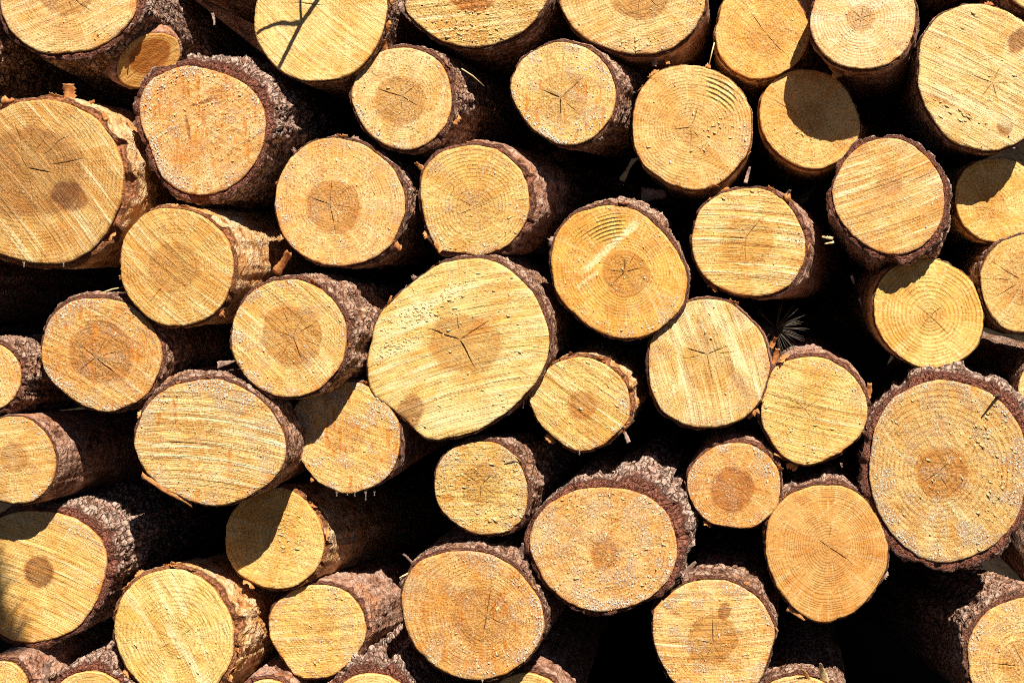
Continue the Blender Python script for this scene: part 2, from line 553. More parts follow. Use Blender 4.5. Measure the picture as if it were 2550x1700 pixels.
    heartf = np.zeros_like(u)
    if heart:
        hx, hy, hr = heart[:3]
        hy_r = heart[3] if len(heart) > 3 else hr
        dx, dy = (px - hx), (py - hy)
        aa = np.arctan2(dy, dx)
        rr = np.hypot(dx / hr, dy / hy_r) + 0.11 * fbm(np.cos(aa) * 1.6, np.sin(aa) * 1.6, 0, sd + 9, 2) + 0.05 * fbm(dx / 16, dy / 16, 3, sd + 10, 3)
        sft = heart[4] if len(heart) > 4 else 0.06
        heartf = (1 - sstep(1 - sft, 1 + sft, rr)) * min(1.0, hstr * 1.08) * (0.80 + 0.20 * sstep(0.3, 0.95, rr))
    knotf = np.zeros_like(u)
    for kx, ky, ka, kb, krot, *ks in knots:
        c_, s_ = math.cos(math.radians(krot)), math.sin(math.radians(krot))
        dx, dy = px - kx, -(py - ky)
        e = np.hypot((dx * c_ + dy * s_) / ka, (-dx * s_ + dy * c_) / kb) + 0.16 * fbm(px / 22, py / 22, 1, sd + 4, 3)
        knotf = np.maximum(knotf, (1 - sstep(0.82, 1.06, e)) if not ks else ks[0] * (1 - sstep(0.45, 1.2, e)))
    knotf = knotf * (0.95 + 0.35 * fbm(px / 9, py / 9, 4, sd + 19, 3))
    knotf = np.clip(knotf, 0, 1)
    resf = np.zeros_like(u)
    if smears:                                        # amber runs of resin, flowing down the face
        for k in range(smears):
            rr_, aa_ = math.sqrt(rnd.random()) * 0.95, rnd.uniform(-math.pi, math.pi)
            sx = pith[0] + rr_ * float(R_of(aa_)) * math.cos(aa_); sy = pith[1] - rr_ * float(R_of(aa_)) * math.sin(aa_)
            ln, wd = rnd.uniform(10, 55), rnd.uniform(1.8, 5.0)
            resf = np.maximum(resf, (1 - sstep(0.5, 1.1, np.abs(px - sx + 3 * fbm(py / 20, k, 0, sd, 2)) / wd)) * sstep(-6, 0, py - sy) * (1 - sstep(ln * 0.6, ln, py - sy)) * rnd.uniform(0.75, 1))
    for kx, ky, ka, kb, krot, amt in stains:          # broad amber patches in the wood
        c_, s_ = math.cos(math.radians(krot)), math.sin(math.radians(krot))
        dx, dy = px - kx, -(py - ky)
        e = np.hypot((dx * c_ + dy * s_) / ka, (-dx * s_ + dy * c_) / kb) + 0.25 * fbm(px / 25, py / 25, 2, sd + 6, 3)
        resf = np.maximum(resf, amt * (1 - sstep(0.6, 1.1, e)))
    if resin:
        edge = sstep(0.86, 0.98, TT) * sstep(0.0, 0.5, fbm(u * 60, v * 60, 3, sd + 11, 3))
        resf = np.maximum(resf, edge * 0.55)
    crustf = np.zeros_like(u)
    if resin:
        lv = min(resin / 170.0, 1.5)
        cl = fbm(u * 45, v * 45, 6, sd + 16, 3)
        crustf = lv * (sstep(0.05, 0.5, cl) + 0.9 * sstep(0.74, 0.99, TT) * sstep(-0.25, 0.3, cl))
        if resin_side is not None:
            da = np.abs(np.vectorize(lambda x: math.remainder(x, 2 * math.pi))(TA - math.radians(resin_side[0])))
            crustf *= 0.35 + 1.1 * np.exp(-(da / math.radians(resin_side[1] * 1.3)) ** 2) * sstep(0.3, 0.9, TT)
        crustf = np.clip(crustf, 0, 1)
    # ---- relief of the sawn face
    hgt = 0.0011 * fbm(u * 40, v * 40, 0, sd + 12, 3)
    hgt += saw[1] * 0.0012 * fbm(ac * 160, al * 6, 0, sd + 13, 2)
    hgt += rough * 0.0011 * fbm(u * 260, v * 260, 0, sd + 14, 2)
    hgt -= 0.0016 * sstep(0.965, 1.0, TT) ** 2 * (1 + fbm(u * 90, v * 90, 8, sd + 15, 2))    # slightly worn arris
    hgt -= 0.0015 * knotf * 0.5
    hgt = hgt * np.clip(r_m / 0.006, 0.2, 1) - cdepth
    P = P + N0 * hgt[..., None]
    # ripple field
    rip_ph = np.zeros_like(u); rip_m = np.zeros_like(u)
    if ripple:
        rx, ry, rr0, lam, mang, mwid = ripple           # centre px, mid radius, wavelength px, direction deg, width
        d_ = np.hypot(px - rx, py - ry)
        rip_ph = d_ / lam * 2 * math.pi
        rip_m = sstep(mwid, mwid * 0.35, np.abs(d_ - rr0))
        angd = np.arctan2(-(py - ry), px - rx)
        rip_m = rip_m * sstep(-0.5, 0.25, fbm(u * 50, v * 50, 4, sd + 18, 2))
        rip_m = rip_m * sstep(0.5, 0.2, np.abs(np.vectorize(lambda x: math.remainder(x, 2 * math.pi))(angd - math.radians(mang))))
    # ---- assemble face + side wood
    verts = [np.zeros((1, 3)), P.reshape(-1, 3)]
    back_steps = (0.003, 0.012, 0.035, 0.075)
    axn = ax / np.linalg.norm(ax)
    rim = P[-1]
    for s_ in back_steps:
        inset = 1 - 0.0 * s_ - 0.010 * (s_ > 0.004)
        verts.append(rim * inset + axn * s_)
    V = np.concatenate(verts)
    idx = 1 + np.arange((K + len(back_steps)) * n).reshape(K + len(back_steps), n)
    nx = np.roll(idx, -1, 1)
    quads = np.stack([idx[:-1], nx[:-1], nx[1:], idx[1:]], -1).reshape(-1, 4)[:, ::-1]
    tris = np.stack([np.zeros(n, int), nx[0], idx[0]], -1)[:, ::-1]
    face = new_mesh('cut_face', V, [tris, quads], MAT_GRAIN, root)
    def full(f, c0, sideval=None):
        s_ = np.repeat(f[-1][None, :], len(back_steps), 0) if sideval is None else np.full((len(back_steps), n), float(sideval))
        return np.concatenate([[c0], f.ravel(), s_.ravel()])
    one = np.ones_like(u)
    sdz = SEED[0] * 3.7
    vec_attr(face, 'uvw', full(u, 0), full(v, 0), full(one * sdz, sdz))
    vec_attr(face, 'saw', full(ac, 0), full(al * 0.035, 0), full(one * sdz, sdz))
    rk = np.maximum(r_m, 1e-4)
    vec_attr(face, 'ray', full(np.cos(TA) * Rm * 0.8, 0), full(np.sin(TA) * Rm * 0.8, 0), full(r_m * 0.06 + sdz, sdz))
    vec_attr(face, 'fields', full(ringr, 0), full(heartf, float(heartf[0].mean())), full(knotf, float(knotf[0].mean())))
    vec_attr(face, 'marks', full(crackf, float(crackf[0].max()) * 0.3 if len(crk) else 0, 0), full(resf, float(resf[0].mean()), 0), full(np.zeros_like(u), 0, 1.0))
    vec_attr(face, 'paramA', full(one * ringf, ringf), full(one * ringc, ringc), full(one * saw[1], saw[1]))
    vec_attr(face, 'paramB', full(one * rough, rough), full(one * speck, speck), full(one * (0.5 if ripple else 0), 0))
    vec_attr(face, 'ripple', full(rip_ph, 0), full(rip_m, 0))
    palef = np.zeros_like(u)
    for kx, ky, ka, kb, krot, amt in pale:            # strips of clean pale wood where the saw changed its line
        c_, s_ = math.cos(math.radians(krot)), math.sin(math.radians(krot))
        dx, dy = px - kx, -(py - ky)
        a_1, b_1 = dx * c_ + dy * s_, -dx * s_ + dy * c_
        b_1 = b_1 + 4 * fbm(px / 18, py / 18, 2, sd + 41, 3)
        palef = np.maximum(palef, amt * (1 - sstep(0.6, 1.0, np.abs(a_1) / ka)) * sstep(-kb, -kb * 0.8, b_1) * (1 - sstep(-kb * 0.2, kb, b_1)))
    at = face.data.attributes.new('pale', 'FLOAT', 'POINT')
    at.data.foreach_set('value', full(palef, 0).astype(np.float32))
    at = face.data.attributes.new('crust', 'FLOAT', 'POINT')
    at.data.foreach_set('value', full(crustf, 0).astype(np.float32))
    j = [t * rnd.uniform(0.97, 1.03) for t in tint]
    vec_attr(face, 'tint', full(one * j[0], j[0]), full(one * j[1], j[1]), full(one * j[2], j[2]))
    vec_attr(face, 'heart_col', full(one * hcol[0], hcol[0]), full(one * hcol[1], hcol[1]), full(one * hcol[2], hcol[2]))

    # ---- bark
    btype, bt = bark
    nb = 200 if not plain else 80
    tb = np.linspace(-math.pi, math.pi, nb, endpoint=False)
    Rb = R_of(tb)
    B = on_plane(pith[0] + Rb * np.cos(tb), pith[1] - Rb * np.sin(tb))      # wood outline
    B = B - N0 * 0.0015                                                       # level with the arris
    cm = B.mean(0)
    radial = B - cm
    radial = radial - (radial @ axn)[:, None] * axn
    rl = np.linalg.norm(radial, axis=1)
    radn = radial / rl[:, None]
    bt = bt * {'thick': 0.78, 'mid': 0.62, 'papery': 0.8, 'red': 0.7}[btype]
    thick = np.full(nb, bt * PXM)
    for ang, extra, wid in (boost or ()):
        dl = np.abs(np.vectorize(lambda x: math.remainder(x, 2 * math.pi))(tb - math.radians(ang)))
        thick += extra * PXM * np.exp(-(dl / math.radians(wid)) ** 2)
    rough_t = {'thick': 0.62, 'mid': 0.5, 'papery': 0.4, 'red': 0.4}[btype]
    thick = thick * (1 + rough_t * fbm(np.cos(tb) * 2.5, np.sin(tb) * 2.5, 0, sd + 20, 4, 0.6) + 0.5 * rough_t * np.floor(1.5 + 1.5 * vnoise(np.cos(tb) * 5, np.sin(tb) * 5, 1, sd + 40)) - 0.5 * rough_t)
    thick = np.maximum(thick, 0.0014)
    # the sawn ring is thinner than the bark behind it, which swells outwards from the cut
    tfront = (np.minimum(thick, bt * PXM) * 0.62 + np.maximum(thick - bt * PXM, 0) * 0.22) if btype == 'thick' else np.minimum(thick, bt * PXM) * {'mid': 0.40, 'papery': 0.35, 'red': 0.35}[btype]
    tfront = np.maximum(tfront * (1 + 0.3 * fbm(np.cos(tb) * 6, np.sin(tb) * 6, 5, sd + 30, 2)), 0.0009)
    # ragged front end
    rag = {'thick': 0.004, 'mid': 0.004, 'papery': 0.012, 'red': 0.007}[btype] * torn
    front = 0.002 + rag * (1 + 1.3 * fbm(np.cos(tb) * 5, np.sin(tb) * 5, 1, sd + 21, 3)) * 0.7
    front += rag * 1.6 * sstep(0.25, 0.6, vnoise(np.cos(tb) * 8, np.sin(tb) * 8, 3, sd + 22))
    front = np.maximum(front, 0.001)
    zs = np.concatenate([np.linspace(0, 0.10, 42), np.linspace(0.10, 0.34, 50)[1:], np.linspace(0.34, length, 26)[1:]]) if not plain else np.linspace(0, length, 30)
    nz = len(zs)
    Z = zs[:, None] + front[None, :] * (1 - zs[:, None] / length)
    S = tb[None, :] * Rm + 0 * Z
    na = max(8, int(round(2 * math.pi * Rm / {'thick': 0.019, 'mid': 0.012, 'papery': 0.016, 'red': 0.018}[btype])))
    a_ = (tb[None, :] / (2 * math.pi) + 0.5) * na + 0 * Z
    cx_, sx_ = np.cos(tb)[None, :] * Rm + 0 * Z, np.sin(tb)[None, :] * Rm + 0 * Z
    warp = 0.55 * fbm(cx_ * 45, sx_ * 45, Z * 45, sd + 23, 2)
    warp2 = 0.8 * fbm(cx_ * 35, sx_ * 35, Z * 35, sd + 24, 2)
    flare = (1 - np.exp(-Z / np.maximum(0.35 * (thick - tfront)[None, :] * 2.4, 0.004)))
    ZS = Z + (thick - tfront)[None, :] * flare * 1.3          # distance along the swelling surface
    bz = ZS / {'thick': 0.022, 'mid': 0.022, 'papery': 0.034, 'red': 0.050}[btype]
    f1, fd, rc = voronoi(a_ + warp, bz + warp2, na, sd + 25)
    nz1 = fbm(cx_ * 95, sx_ * 95, ZS * 70, sd + 26, 3)
    nz2 = fbm(cx_ * 300, sx_ * 300, ZS * 240, sd + 27, 2)
    if btype == 'thick':
        q = rc * 2.2 + nz1 * 1.3
        lay = (np.floor(q) + sstep(0.0, 0.2, q - np.floor(q))) / 2.6
        h = sstep(0.0, 0.22, fd) * (0.30 + 0.62 * lay) + 0.22 * nz2 + 0.10
        amp = np.clip(thick * 0.45, 0.0045, 0.011)[None, :]
    elif btype == 'mid':
        q = rc * 1.8 + nz1 * 1.4
        lay = (np.floor(q) + sstep(0.0, 0.2, q - np.floor(q))) / 2.3
        h = 0.85 * sstep(0.0, 0.20, fd) * (0.35 + 0.55 * lay) + 0.24 * nz1 + 0.18 * nz2
        amp = np.clip(thick * 0.42, 0.0034, 0.008)[None, :]
    elif btype == 'papery':
        q = nz1 * 2.2 + 1.6 * rc
        h = (np.floor(q) + sstep(0.0, 0.12, q - np.floor(q))) * 0.28 + 0.12 * nz2 + 0.2
        amp = np.maximum(thick * 0.4, 0.0028)[None, :]
    else:
        q = nz1 * 1.5 + 1.2 * rc
        h = (np.floor(q) + sstep(0.0, 0.15, q - np.floor(q))) * 0.26 + 0.18 * nz1 + 0.10 * nz2 + 0.25
        amp = np.maximum(thick * 0.4, 0.002)[None, :]
    h = np.clip(h, -0.25, 1.25)
    low = 0.010 * fbm(np.cos(tb)[None, :] * 1.1, np.sin(tb)[None, :] * 1.1, Z * 3.0, sd + 28, 2) * sstep(0.03, 0.3, Z)
    taper = 1 - 0.10 * Z / length
    flare = (1 - np.exp(-Z / np.maximum(0.35 * (thick - tfront)[None, :] * 2.4, 0.004)))
    rout = (rl[None, :] + tfront[None, :] + (thick - tfront)[None, :] * flare) * taper + amp * (h - 0.45) * (0.25 + 0.75 * sstep(0.0, 0.012, Z)) + low
    rout = np.maximum(rout, rl[None, :] * taper - 0.002 + 0.0015)
    push = amp * (h - 0.45) * 0.9 * np.exp(-Z / np.maximum(1.2 * (thick - tfront)[None, :], 0.006)) * sstep(0.0, 0.006, Z)
    OUT = cm + axn * (Z - push)[..., None] + radn[None] * rout[..., None]
    OUT = OUT + (B - cm - radial)[None] * (1 - sstep(0.0, 0.35, Z))[..., None]       # keep the tilt of the sawn face at the front
    # front ring: wood edge -> outer edge
    rings = []
    cutm = []
    nr = 5
    for k in range(nr):
        t = k / (nr - 1)
        bump = 0.0022 * fbm(np.cos(tb) * 9, np.sin(tb) * 9, t * 6, sd + 29, 3)
        ro = rl * 1.0 + (rout[0] - rl) * t if k else rl * 0.992
        zz = front * (0.35 + 0.65 * t) + bump if k < nr - 1 else front
        zz = zz + (0.004 if k == 0 else 0)
        rings.append((B - radial) + radn * ro[:, None] + axn * zz[:, None])
    ringsA = np.array(rings[:-1])
    ALL = np.concatenate([ringsA, OUT], 0)
    rows = ALL.shape[0]
    endc = cm + axn * (length + 0.02)
    V = np.concatenate([ALL.reshape(-1, 3), [endc]])
    idx = np.arange(rows * nb).reshape(rows, nb)
    nx = np.roll(idx, -1, 1)
    quads = np.stack([idx[:-1], nx[:-1], nx[1:], idx[1:]], -1).reshape(-1, 4)[:, ::-1]
    tri = np.stack([idx[-1], nx[-1], np.full(nb, rows * nb)], -1)[:, ::-1]
    bk = new_mesh('bark', V, [quads, tri], BARK[btype], root)
    k4 = nr - 1
    def fb(front_val, body, last):
        fv = np.full((k4, nb), float(front_val)) if np.isscalar(front_val) else front_val
        return np.concatenate([fv.ravel(), body.ravel(), [last]])
    zr = np.repeat(np.arange(k4)[:, None] * -0.004, nb, 1)
    vec_attr(bk, 'uvw', fb(np.repeat(cx_[:1], k4, 0), cx_, 0), fb(np.repeat(sx_[:1], k4, 0), sx_, 0), fb(zr + sdz, ZS * 0.6 + sdz, sdz))
    cutrow = np.zeros_like(h); cutrow[0] = 0.6
    vec_attr(bk, 'fields', fb(0.4, h, 0), fb(1.0, cutrow, 0), fb(0.3, rc, 0))

    def rim_pt(a_deg, rel=1.0):
        a = math.radians(a_deg)
        r = float(R_of(a)) * rel
        return on_plane(np.array([pith[0] + r * math.cos(a)]), np.array([pith[1] - r * math.sin(a)]))[0]

    # ---- bark flakes lifting off round the front edge
    for k in range(flakes):
        a = rnd.choice([rnd.uniform(-60, 160), rnd.uniform(-180, 180)])
        make_flake(root, rim_pt(a, 1.0), a, rnd.uniform(0.010, 0.026), rnd.uniform(0.006, 0.020), rnd, axn,
                   MAT_FLAKE if (btype in ('papery', 'red') or rnd.random() < 0.4) else MAT_FLAKE2, bt * PXM)
    # ---- beads of resin
    if resin:
        parts = []
        iv, it = ico()
        for k in range(int(resin * 2.2)):
            if resin_side is not None and rnd.random() < 0.6:
                a = math.radians(rnd.gauss(resin_side[0], resin_side[1])); t = 1 - abs(rnd.gauss(0, 0.10)) - 0.02
            elif rnd.random() < 0.5:
                a = rnd.uniform(-math.pi, math.pi); t = 1 - abs(rnd.gauss(0, 0.08)) - 0.02
            else:
                a = rnd.uniform(-math.pi, math.pi); t = math.sqrt(rnd.uniform(0.02, 0.97))
            t = min(max(t, 0.05), 0.985)
            r = float(R_of(a)) * t
            p = on_plane(np.array([pith[0] + r * math.cos(a)]), np.array([pith[1] - r * math.sin(a)]))[0]
            if rnd.random() < 0.75 and float(fbm(r * math.cos(a) * PXM * 45, r * math.sin(a) * PXM * 45, 6, sd + 16, 3)) < -0.02:
                continue
            s = min(abs(rnd.gauss(0, 1)) ** 1.8 * 0.00042 + 0.00042, 0.0017)
            st = rnd.uniform(0.8, 2.0) if rnd.random() < 0.3 else rnd.uniform(0.8, 1.2)
            parts.append((iv * np.array([s, s * 0.6, s * st]) + p + N0 * (0.0006 - 0.003 * max(0, (t - .93) / .07) ** 2), it))
        V, F = merge(parts)
        tag(new_mesh('resin_beads', V, F, MAT_RESIN, root), None, None, kind='stuff')
    # ---- torn crumbs and tufts of wood left by the chain
    if crumbs:
        parts = []
        for k in range(int(crumbs * 0.45) if crumbs < 600 else crumbs):
            if crumb_at and rnd.random() < 0.75:
                cxp, cyp, sp, ang, el_ = rnd.choice(crumb_at)
                g1, g2 = rnd.gauss(0, sp * el_), rnd.gauss(0, sp)
                ca, sa_ = math.cos(math.radians(ang)), math.sin(math.radians(ang))
                x, y = cxp + g1 * ca - g2 * sa_, cyp - (g1 * sa_ + g2 * ca)
                aa_ = math.atan2(-(y - pith[1]), x - pith[0])
                if math.hypot(x - pith[0], y - pith[1]) > 0.95 * float(R_of(aa_)):
                    continue
            else:
                aa_, tt_ = rnd.uniform(-math.pi, math.pi), math.sqrt(rnd.uniform(0, 0.93))
                r = float(R_of(aa_)) * tt_
                x, y = pith[0] + r * math.cos(aa_), pith[1] - r * math.sin(aa_)
            p = on_plane(np.array([x]), np.array([y]))[0]
            s = 0.0009 + 0.0019 * rnd.random() ** 2
            L = s * rnd.uniform(1, 3.2)
            d = np.array([math.cos(sa + rnd.gauss(0, .5)), -rnd.uniform(0.0, 0.6), math.sin(sa + rnd.gauss(0, .5))])
            d /= np.linalg.norm(d)
            e = np.cross(d, N0); e /= np.linalg.norm(e)
            f = np.cross(d, e)
            vv = np.array([p + d * L, p - d * L * 0.7 + e * s * .8, p - d * L * .5 - e * s * .9, p + f * s * 1.1 * (1 if f @ N0 > 0 else -1), p - N0 * 0.001 + e * s * .3])
            ff = np.array([[0, 1, 3], [0, 3, 2], [1, 2, 3], [0, 4, 1], [0, 2, 4], [1, 4, 2]])
            parts.append((vv, ff))
        V, F = merge(parts)
        tag(new_mesh('wood_crumbs', V, F, MAT_CRUMB, root, smooth=False), None, None, kind='stuff')
    return dict(root=root, on_plane=on_plane, rim=rim_pt, N0=N0, axn=axn, C0=C0, rnd=rnd, R_of=R_of)

def make_flake(root, p, a_deg, ln, wd, rnd, axn, mat, bt):
    """one thin ragged scrap of bark lifting from the rim: wide along the rim, curling outwards"""
    a = math.radians(a_deg)
    outw = np.array([math.cos(a), 0, math.sin(a)])
    tang = np.array([-math.sin(a), 0, math.cos(a)])
    lift = rnd.uniform(0.05, 0.75)
    d = -axn * (1 - lift) + outw * lift
    d /= np.linalg.norm(d)
    tw = rnd.uniform(-0.5, 0.5)
    side = tang * math.cos(tw) + axn * math.sin(tw)
    nn = np.cross(side, d); nn /= np.linalg.norm(nn)
    n1, n2 = 5, 9
    curl = rnd.uniform(-0.9, 1.2)
    start = p + outw * bt * 0.8 + axn * rnd.uniform(0.004, 0.016)
    lens = [ln * 0.5 * (0.45 + 0.55 * math.sin(math.pi * (k + 0.6) / (n2 + 0.2))) * rnd.uniform(0.45, 1.25) for k in range(n2)]
    w = wd * 1.25
    V = []
    for i in range(n1):
        t = i / (n1 - 1)
        for k in range(n2):
            s_ = (k / (n2 - 1) - 0.5) * 2
            L_ = lens[k] * t
            ang = curl * t
            V.append(start + side * s_ * w * 0.5 * (1 - 0.15 * t) + d * L_ * math.cos(ang) + nn * L_ * math.sin(ang) + nn * s_ * s_ * w * 0.15
                     + nn * rnd.uniform(-1, 1) * 0.0007)
    V = np.array(V)
    V2 = np.concatenate([V, V - nn * 0.0006])
    idx = np.arange(n1 * n2).reshape(n1, n2)
    q1 = np.stack([idx[:-1, :-1], idx[:-1, 1:], idx[1:, 1:], idx[1:, :-1]], -1).reshape(-1, 4)
    m = n1 * n2
    loop = list(idx[0]) + list(idx[1:, -1]) + list(idx[-1, -2::-1]) + list(idx[-2:0:-1, 0])
    q3 = np.array([[loop[i], loop[(i + 1) % len(loop)], loop[(i + 1) % len(loop)] + m, loop[i] + m] for i in range(len(loop))])
    return new_mesh('bark_flake', V2, [q1[:, ::-1], q1 + m, q3], mat, root, smooth=False)

# ------------------------------------------------------------------ the setting
def terrain(name, nx, ny, fn, mat):
    xs, ys = np.linspace(-1, 1, nx), np.linspace(-1, 1, ny)
    X, Y = np.meshgrid(xs, ys)
    V = fn(X, Y).reshape(-1, 3)
    i = np.arange(nx * ny).reshape(ny, nx)
    q = np.stack([i[:-1, :-1], i[:-1, 1:], i[1:, 1:], i[1:, :-1]], -1).reshape(-1, 4)
    return new_mesh(name, V, q, mat)

GZ = -0.735
def ground_fn(X, Y):
    x, y = np.sign(X) * np.abs(X) ** 3 * 40, np.sign(Y) * np.abs(Y) ** 3 * 40
    z = GZ - 0.02 + 0.03 * fbm(x * 1.3, y * 1.3, 0, 901, 3) * sstep(0, 0.5, np.abs(x) + np.abs(y - 1))
    return np.stack([x, y, z], -1)
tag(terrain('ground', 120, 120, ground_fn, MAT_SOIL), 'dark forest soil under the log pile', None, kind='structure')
def bank_fn(X, Y):  # added bank, closes the pile's back so light stays out of the gaps
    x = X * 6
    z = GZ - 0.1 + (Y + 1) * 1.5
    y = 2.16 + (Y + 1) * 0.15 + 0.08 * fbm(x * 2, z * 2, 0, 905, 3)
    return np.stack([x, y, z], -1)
tag(terrain('added_bank', 80, 40, bank_fn, MAT_SOIL), 'dark bank added unseen behind the log pile to keep the gaps black', None, kind='structure')

# ------------------------------------------------------------------ the logs, by what the photograph shows of each
LOGS = {}
GOLD = (0.98, 0.89, 0.70)
PALE = (1.03, 1.08, 1.28)
TAN = (0.93, 0.86, 0.78)
AMBER = (0.95, 0.84, 0.66)
# --- top row
LOGS['stub'] = build_log('big log in the upper left corner with a sawn branch stub on its underside',
    [(5, -30), (12, 40), (50, 92), (100, 116), (160, 118), (225, 105), (280, 65), (308, 10), (305, -60), (260, -130), (180, -170), (90, -160), (30, -110)],
    (150, -20), -0.03, bark=('thick', 12), boost=[(-40, 14, 50)], vp=(1750, 950), heart=(150, -25, 66, 62), saw=(25, 0.5), crumbs=90, crumb_at=[(250, 80, 14, 30, 2)],
    cracks=[(-100, 12, 55, .6), (-70, 12, 50, .5), (-40, 20, 70, .5), (-130, 20, 55, .5)], stains=[(140, 60, 60, 26, -20, 0.22)], resin=30, flakes=2, tint=(1, 0.98, 1.0))
LOGS['sliver_tl'] = build_log('log at the upper left edge of which only grey bark shows',
    ell(-95, 70, 82, 92), (-95, 70), 0.02, bark=('thick', 22), vp=(1750, 700))
LOGS['shadow'] = build_log('pale log in the top row with a forked twig shadow across its face',
    [(585, 20), (590, 90), (620, 140), (660, 172), (710, 187), (770, 183), (820, 160), (862, 110), (885, 50), (885, -10), (850, -70), (780, -110), (690, -110), (620, -60)],
    (800, 18), 0.0, bark=('mid', 5), saw=(-38, 0.55), ringc=0.45, ringf=210, tint=(1.03, 1.04, 1.0), speck=0.35, cracks=[(175, 60, 120, .5)], flakes=3, stains=[(815, 130, 14, 7, 30, .5)])
LOGS['tufted'] = build_log('rough tufted log with a dark orange heart cut by the top edge',
    [(930, 0), (950, 45), (990, 80), (1040, 102), (1095, 108), (1150, 98), (1205, 70), (1240, 30), (1258, -10), (1250, -80), (1200, -140), (1110, -170), (1010, -150), (945, -90)],
    (1085, -30), 0.01, bark=('mid', 9), heart=(1085, -25, 58, 57), hcol=(0.50, 0.22, 0.045), hstr=1, saw=(8, 1.0), rough=1.3, speck=0.9, crumbs=420, crumb_at=[(1050, 60, 20, 8, 3), (1130, 75, 16, 20, 3)],
    cracks=[(-92, 5, 55, .7)], tint=(1.03, 1.06, 0.95), flakes=4)
LOGS['topd'] = build_log('wide pale log cut by the top edge, orange bark scraps hanging below it',
    [(1285, 0), (1305, 50), (1340, 85), (1400, 112), (1460, 123), (1520, 118), (1570, 92), (1605, 50), (1620, 0), (1600, -80), (1530, -140), (1440, -150), (1350, -120), (1295, -60)],
    (1470, -20), 0.01, bark=('red', 9), heart=(1470, -15, 70, 62), saw=(18, 0.45), tint=(1.02, 1.02, 1.05), crumbs=120, crumb_at=[(1460, 100, 10, 5, 6)], cracks=[(-95, 8, 55, .6), (-40, 8, 60, .5)], resin=40, resin_side=(-70, 40), flakes=5)
LOGS['tope'] = build_log('small golden log in the top row with a long crack crossing its pith',
    [(1648, 50), (1643, 90), (1655, 130), (1690, 165), (1740, 182), (1790, 172), (1835, 140), (1858, 90), (1855, 50), (1830, 0), (1790, -25), (1720, -30), (1665, 0)],
    (1757, 75), 0.06, bark=('papery', 5), heart=(1760, 90, 42, 40, 0.3), hstr=0.35, saw=(-40, 0.25), ringc=0.5, tint=GOLD, cracks=[(125, 2, 60, .7), (-48, 4, 80, .5)], rough=0.7, resin=16)
LOGS['paleround'] = build_log('very pale round log at the top right with clear rings and small heart',
    [(1862, 40), (1868, 90), (1890, 125), (1930, 150), (1985, 160), (2040, 148), (2080, 115), (2100, 60), (2100, 10), (2075, -30), (2020, -60), (1950, -60), (1890, -25)],
    (1978, 42), -0.03, bark=('red', 8), vp=(2080, 560), heart=(1977, 42, 32, 31, .12), hstr=0.6, ringc=0.75, ringf=200, saw=(10, 0.15), tint=(1.06, 1.16, 1.75),
    cracks=[(20, 2, 28, .5), (80, 2, 28, .5), (140, 2, 30, .5), (-30, 2, 24, .5), (-100, 2, 28, .5), (-155, 2, 26, .5)], resin=24, flakes=3)
LOGS['knots'] = build_log('large pale log at the right edge with dark round knots and star crack',
    [(2110, 170), (2115, 100), (2145, 50), (2190, 20), (2250, 10), (2310, 25), (2360, 60), (2390, 110), (2400, 190), (2390, 260), (2350, 320), (2290, 345), (2230, 342), (2180, 320), (2140, 270), (2115, 220)],
    (2280, 190), -0.01, bark=('mid', 6), saw=(-28, 0.75), ringc=0.5, tint=(1.06, 1.13, 1.3), pale=[(2240, 240, 120, 22, -25, .6), (2300, 150, 70, 10, -40, .5)], knots=[(2338, 95, 22, 31, -30), (2308, 290, 20, 26, 10), (2168, 226, 44, 15, -20, .55)],
    cracks=[(160, 3, 50, .6), (65, 3, 45, .6), (2, 3, 45, .5), (-75, 3, 50, .6), (-130, 3, 48, .6)], crumbs=110, crumb_at=[(2180, 245, 10, -25, 4)], rough=0.7, flakes=3)
LOGS['corner'] = build_log('log cut off by the upper right corner, only a sliver showing',
    ell(2402, -72, 104, 104), (2402, -72), 0.03, bark=('mid', 10))
# --- second row
LOGS['scaly'] = build_log('resin-covered log ringed by thick scaly dark bark, below the branch stub',
    [(324, 235), (340, 198), (372, 173), (416, 157), (462, 160), (512, 173), (565, 201), (597, 247), (603, 300), (588, 360), (550, 410), (496, 440), (441, 443), (395, 423), (362, 381), (345, 330), (328, 285)],
    (465, 265), -0.02, bark=('thick', 20), boost=[(45, 24, 55), (150, 6, 30)], saw=(35, 0.6), rough=1.2, speck=0.9, ringc=0.3, resin=330, resin_side=(165, 45), crumbs=260, smears=48, tint=(1.0, 0.9, 0.9),
    stains=[(520, 230, 60, 30, -20, .4), (450, 345, 80, 26, 10, .5), (390, 220, 40, 34, 30, .4)], knots=[(432, 295, 5, 34, 10), (470, 235, 36, 4, 15)], torn=1.2)
LOGS['ridged'] = build_log('log with a dark cracked heart, directly below right of the twig-shadowed log',
    [(808, 225), (820, 170), (850, 135), (890, 115), (935, 110), (985, 125), (1020, 160), (1035, 215), (1030, 270), (1000, 315), (960, 340), (920, 345), (870, 325), (830, 285)],
    (923, 221), 0.01, vp=(1950, 520), bark=('mid', 13), boost=[(10, 10, 60)], heart=(919, 229, 60, 58), hcol=(0.50, 0.29, 0.085), saw=(78, 0.5), ringc=0.55, rough=0.8, speck=0.7, tint=(1, 1.02, 1.1), resin=60, resin_side=(-130, 25),
    cracks=[(165, 2, 66, .9), (-30, 2, 50, .9), (38, 4, 46, .6), (-95, 10, 50, .4)], crumbs=60, stains=[(870, 178, 34, 8, 20, .4)], flakes=4)
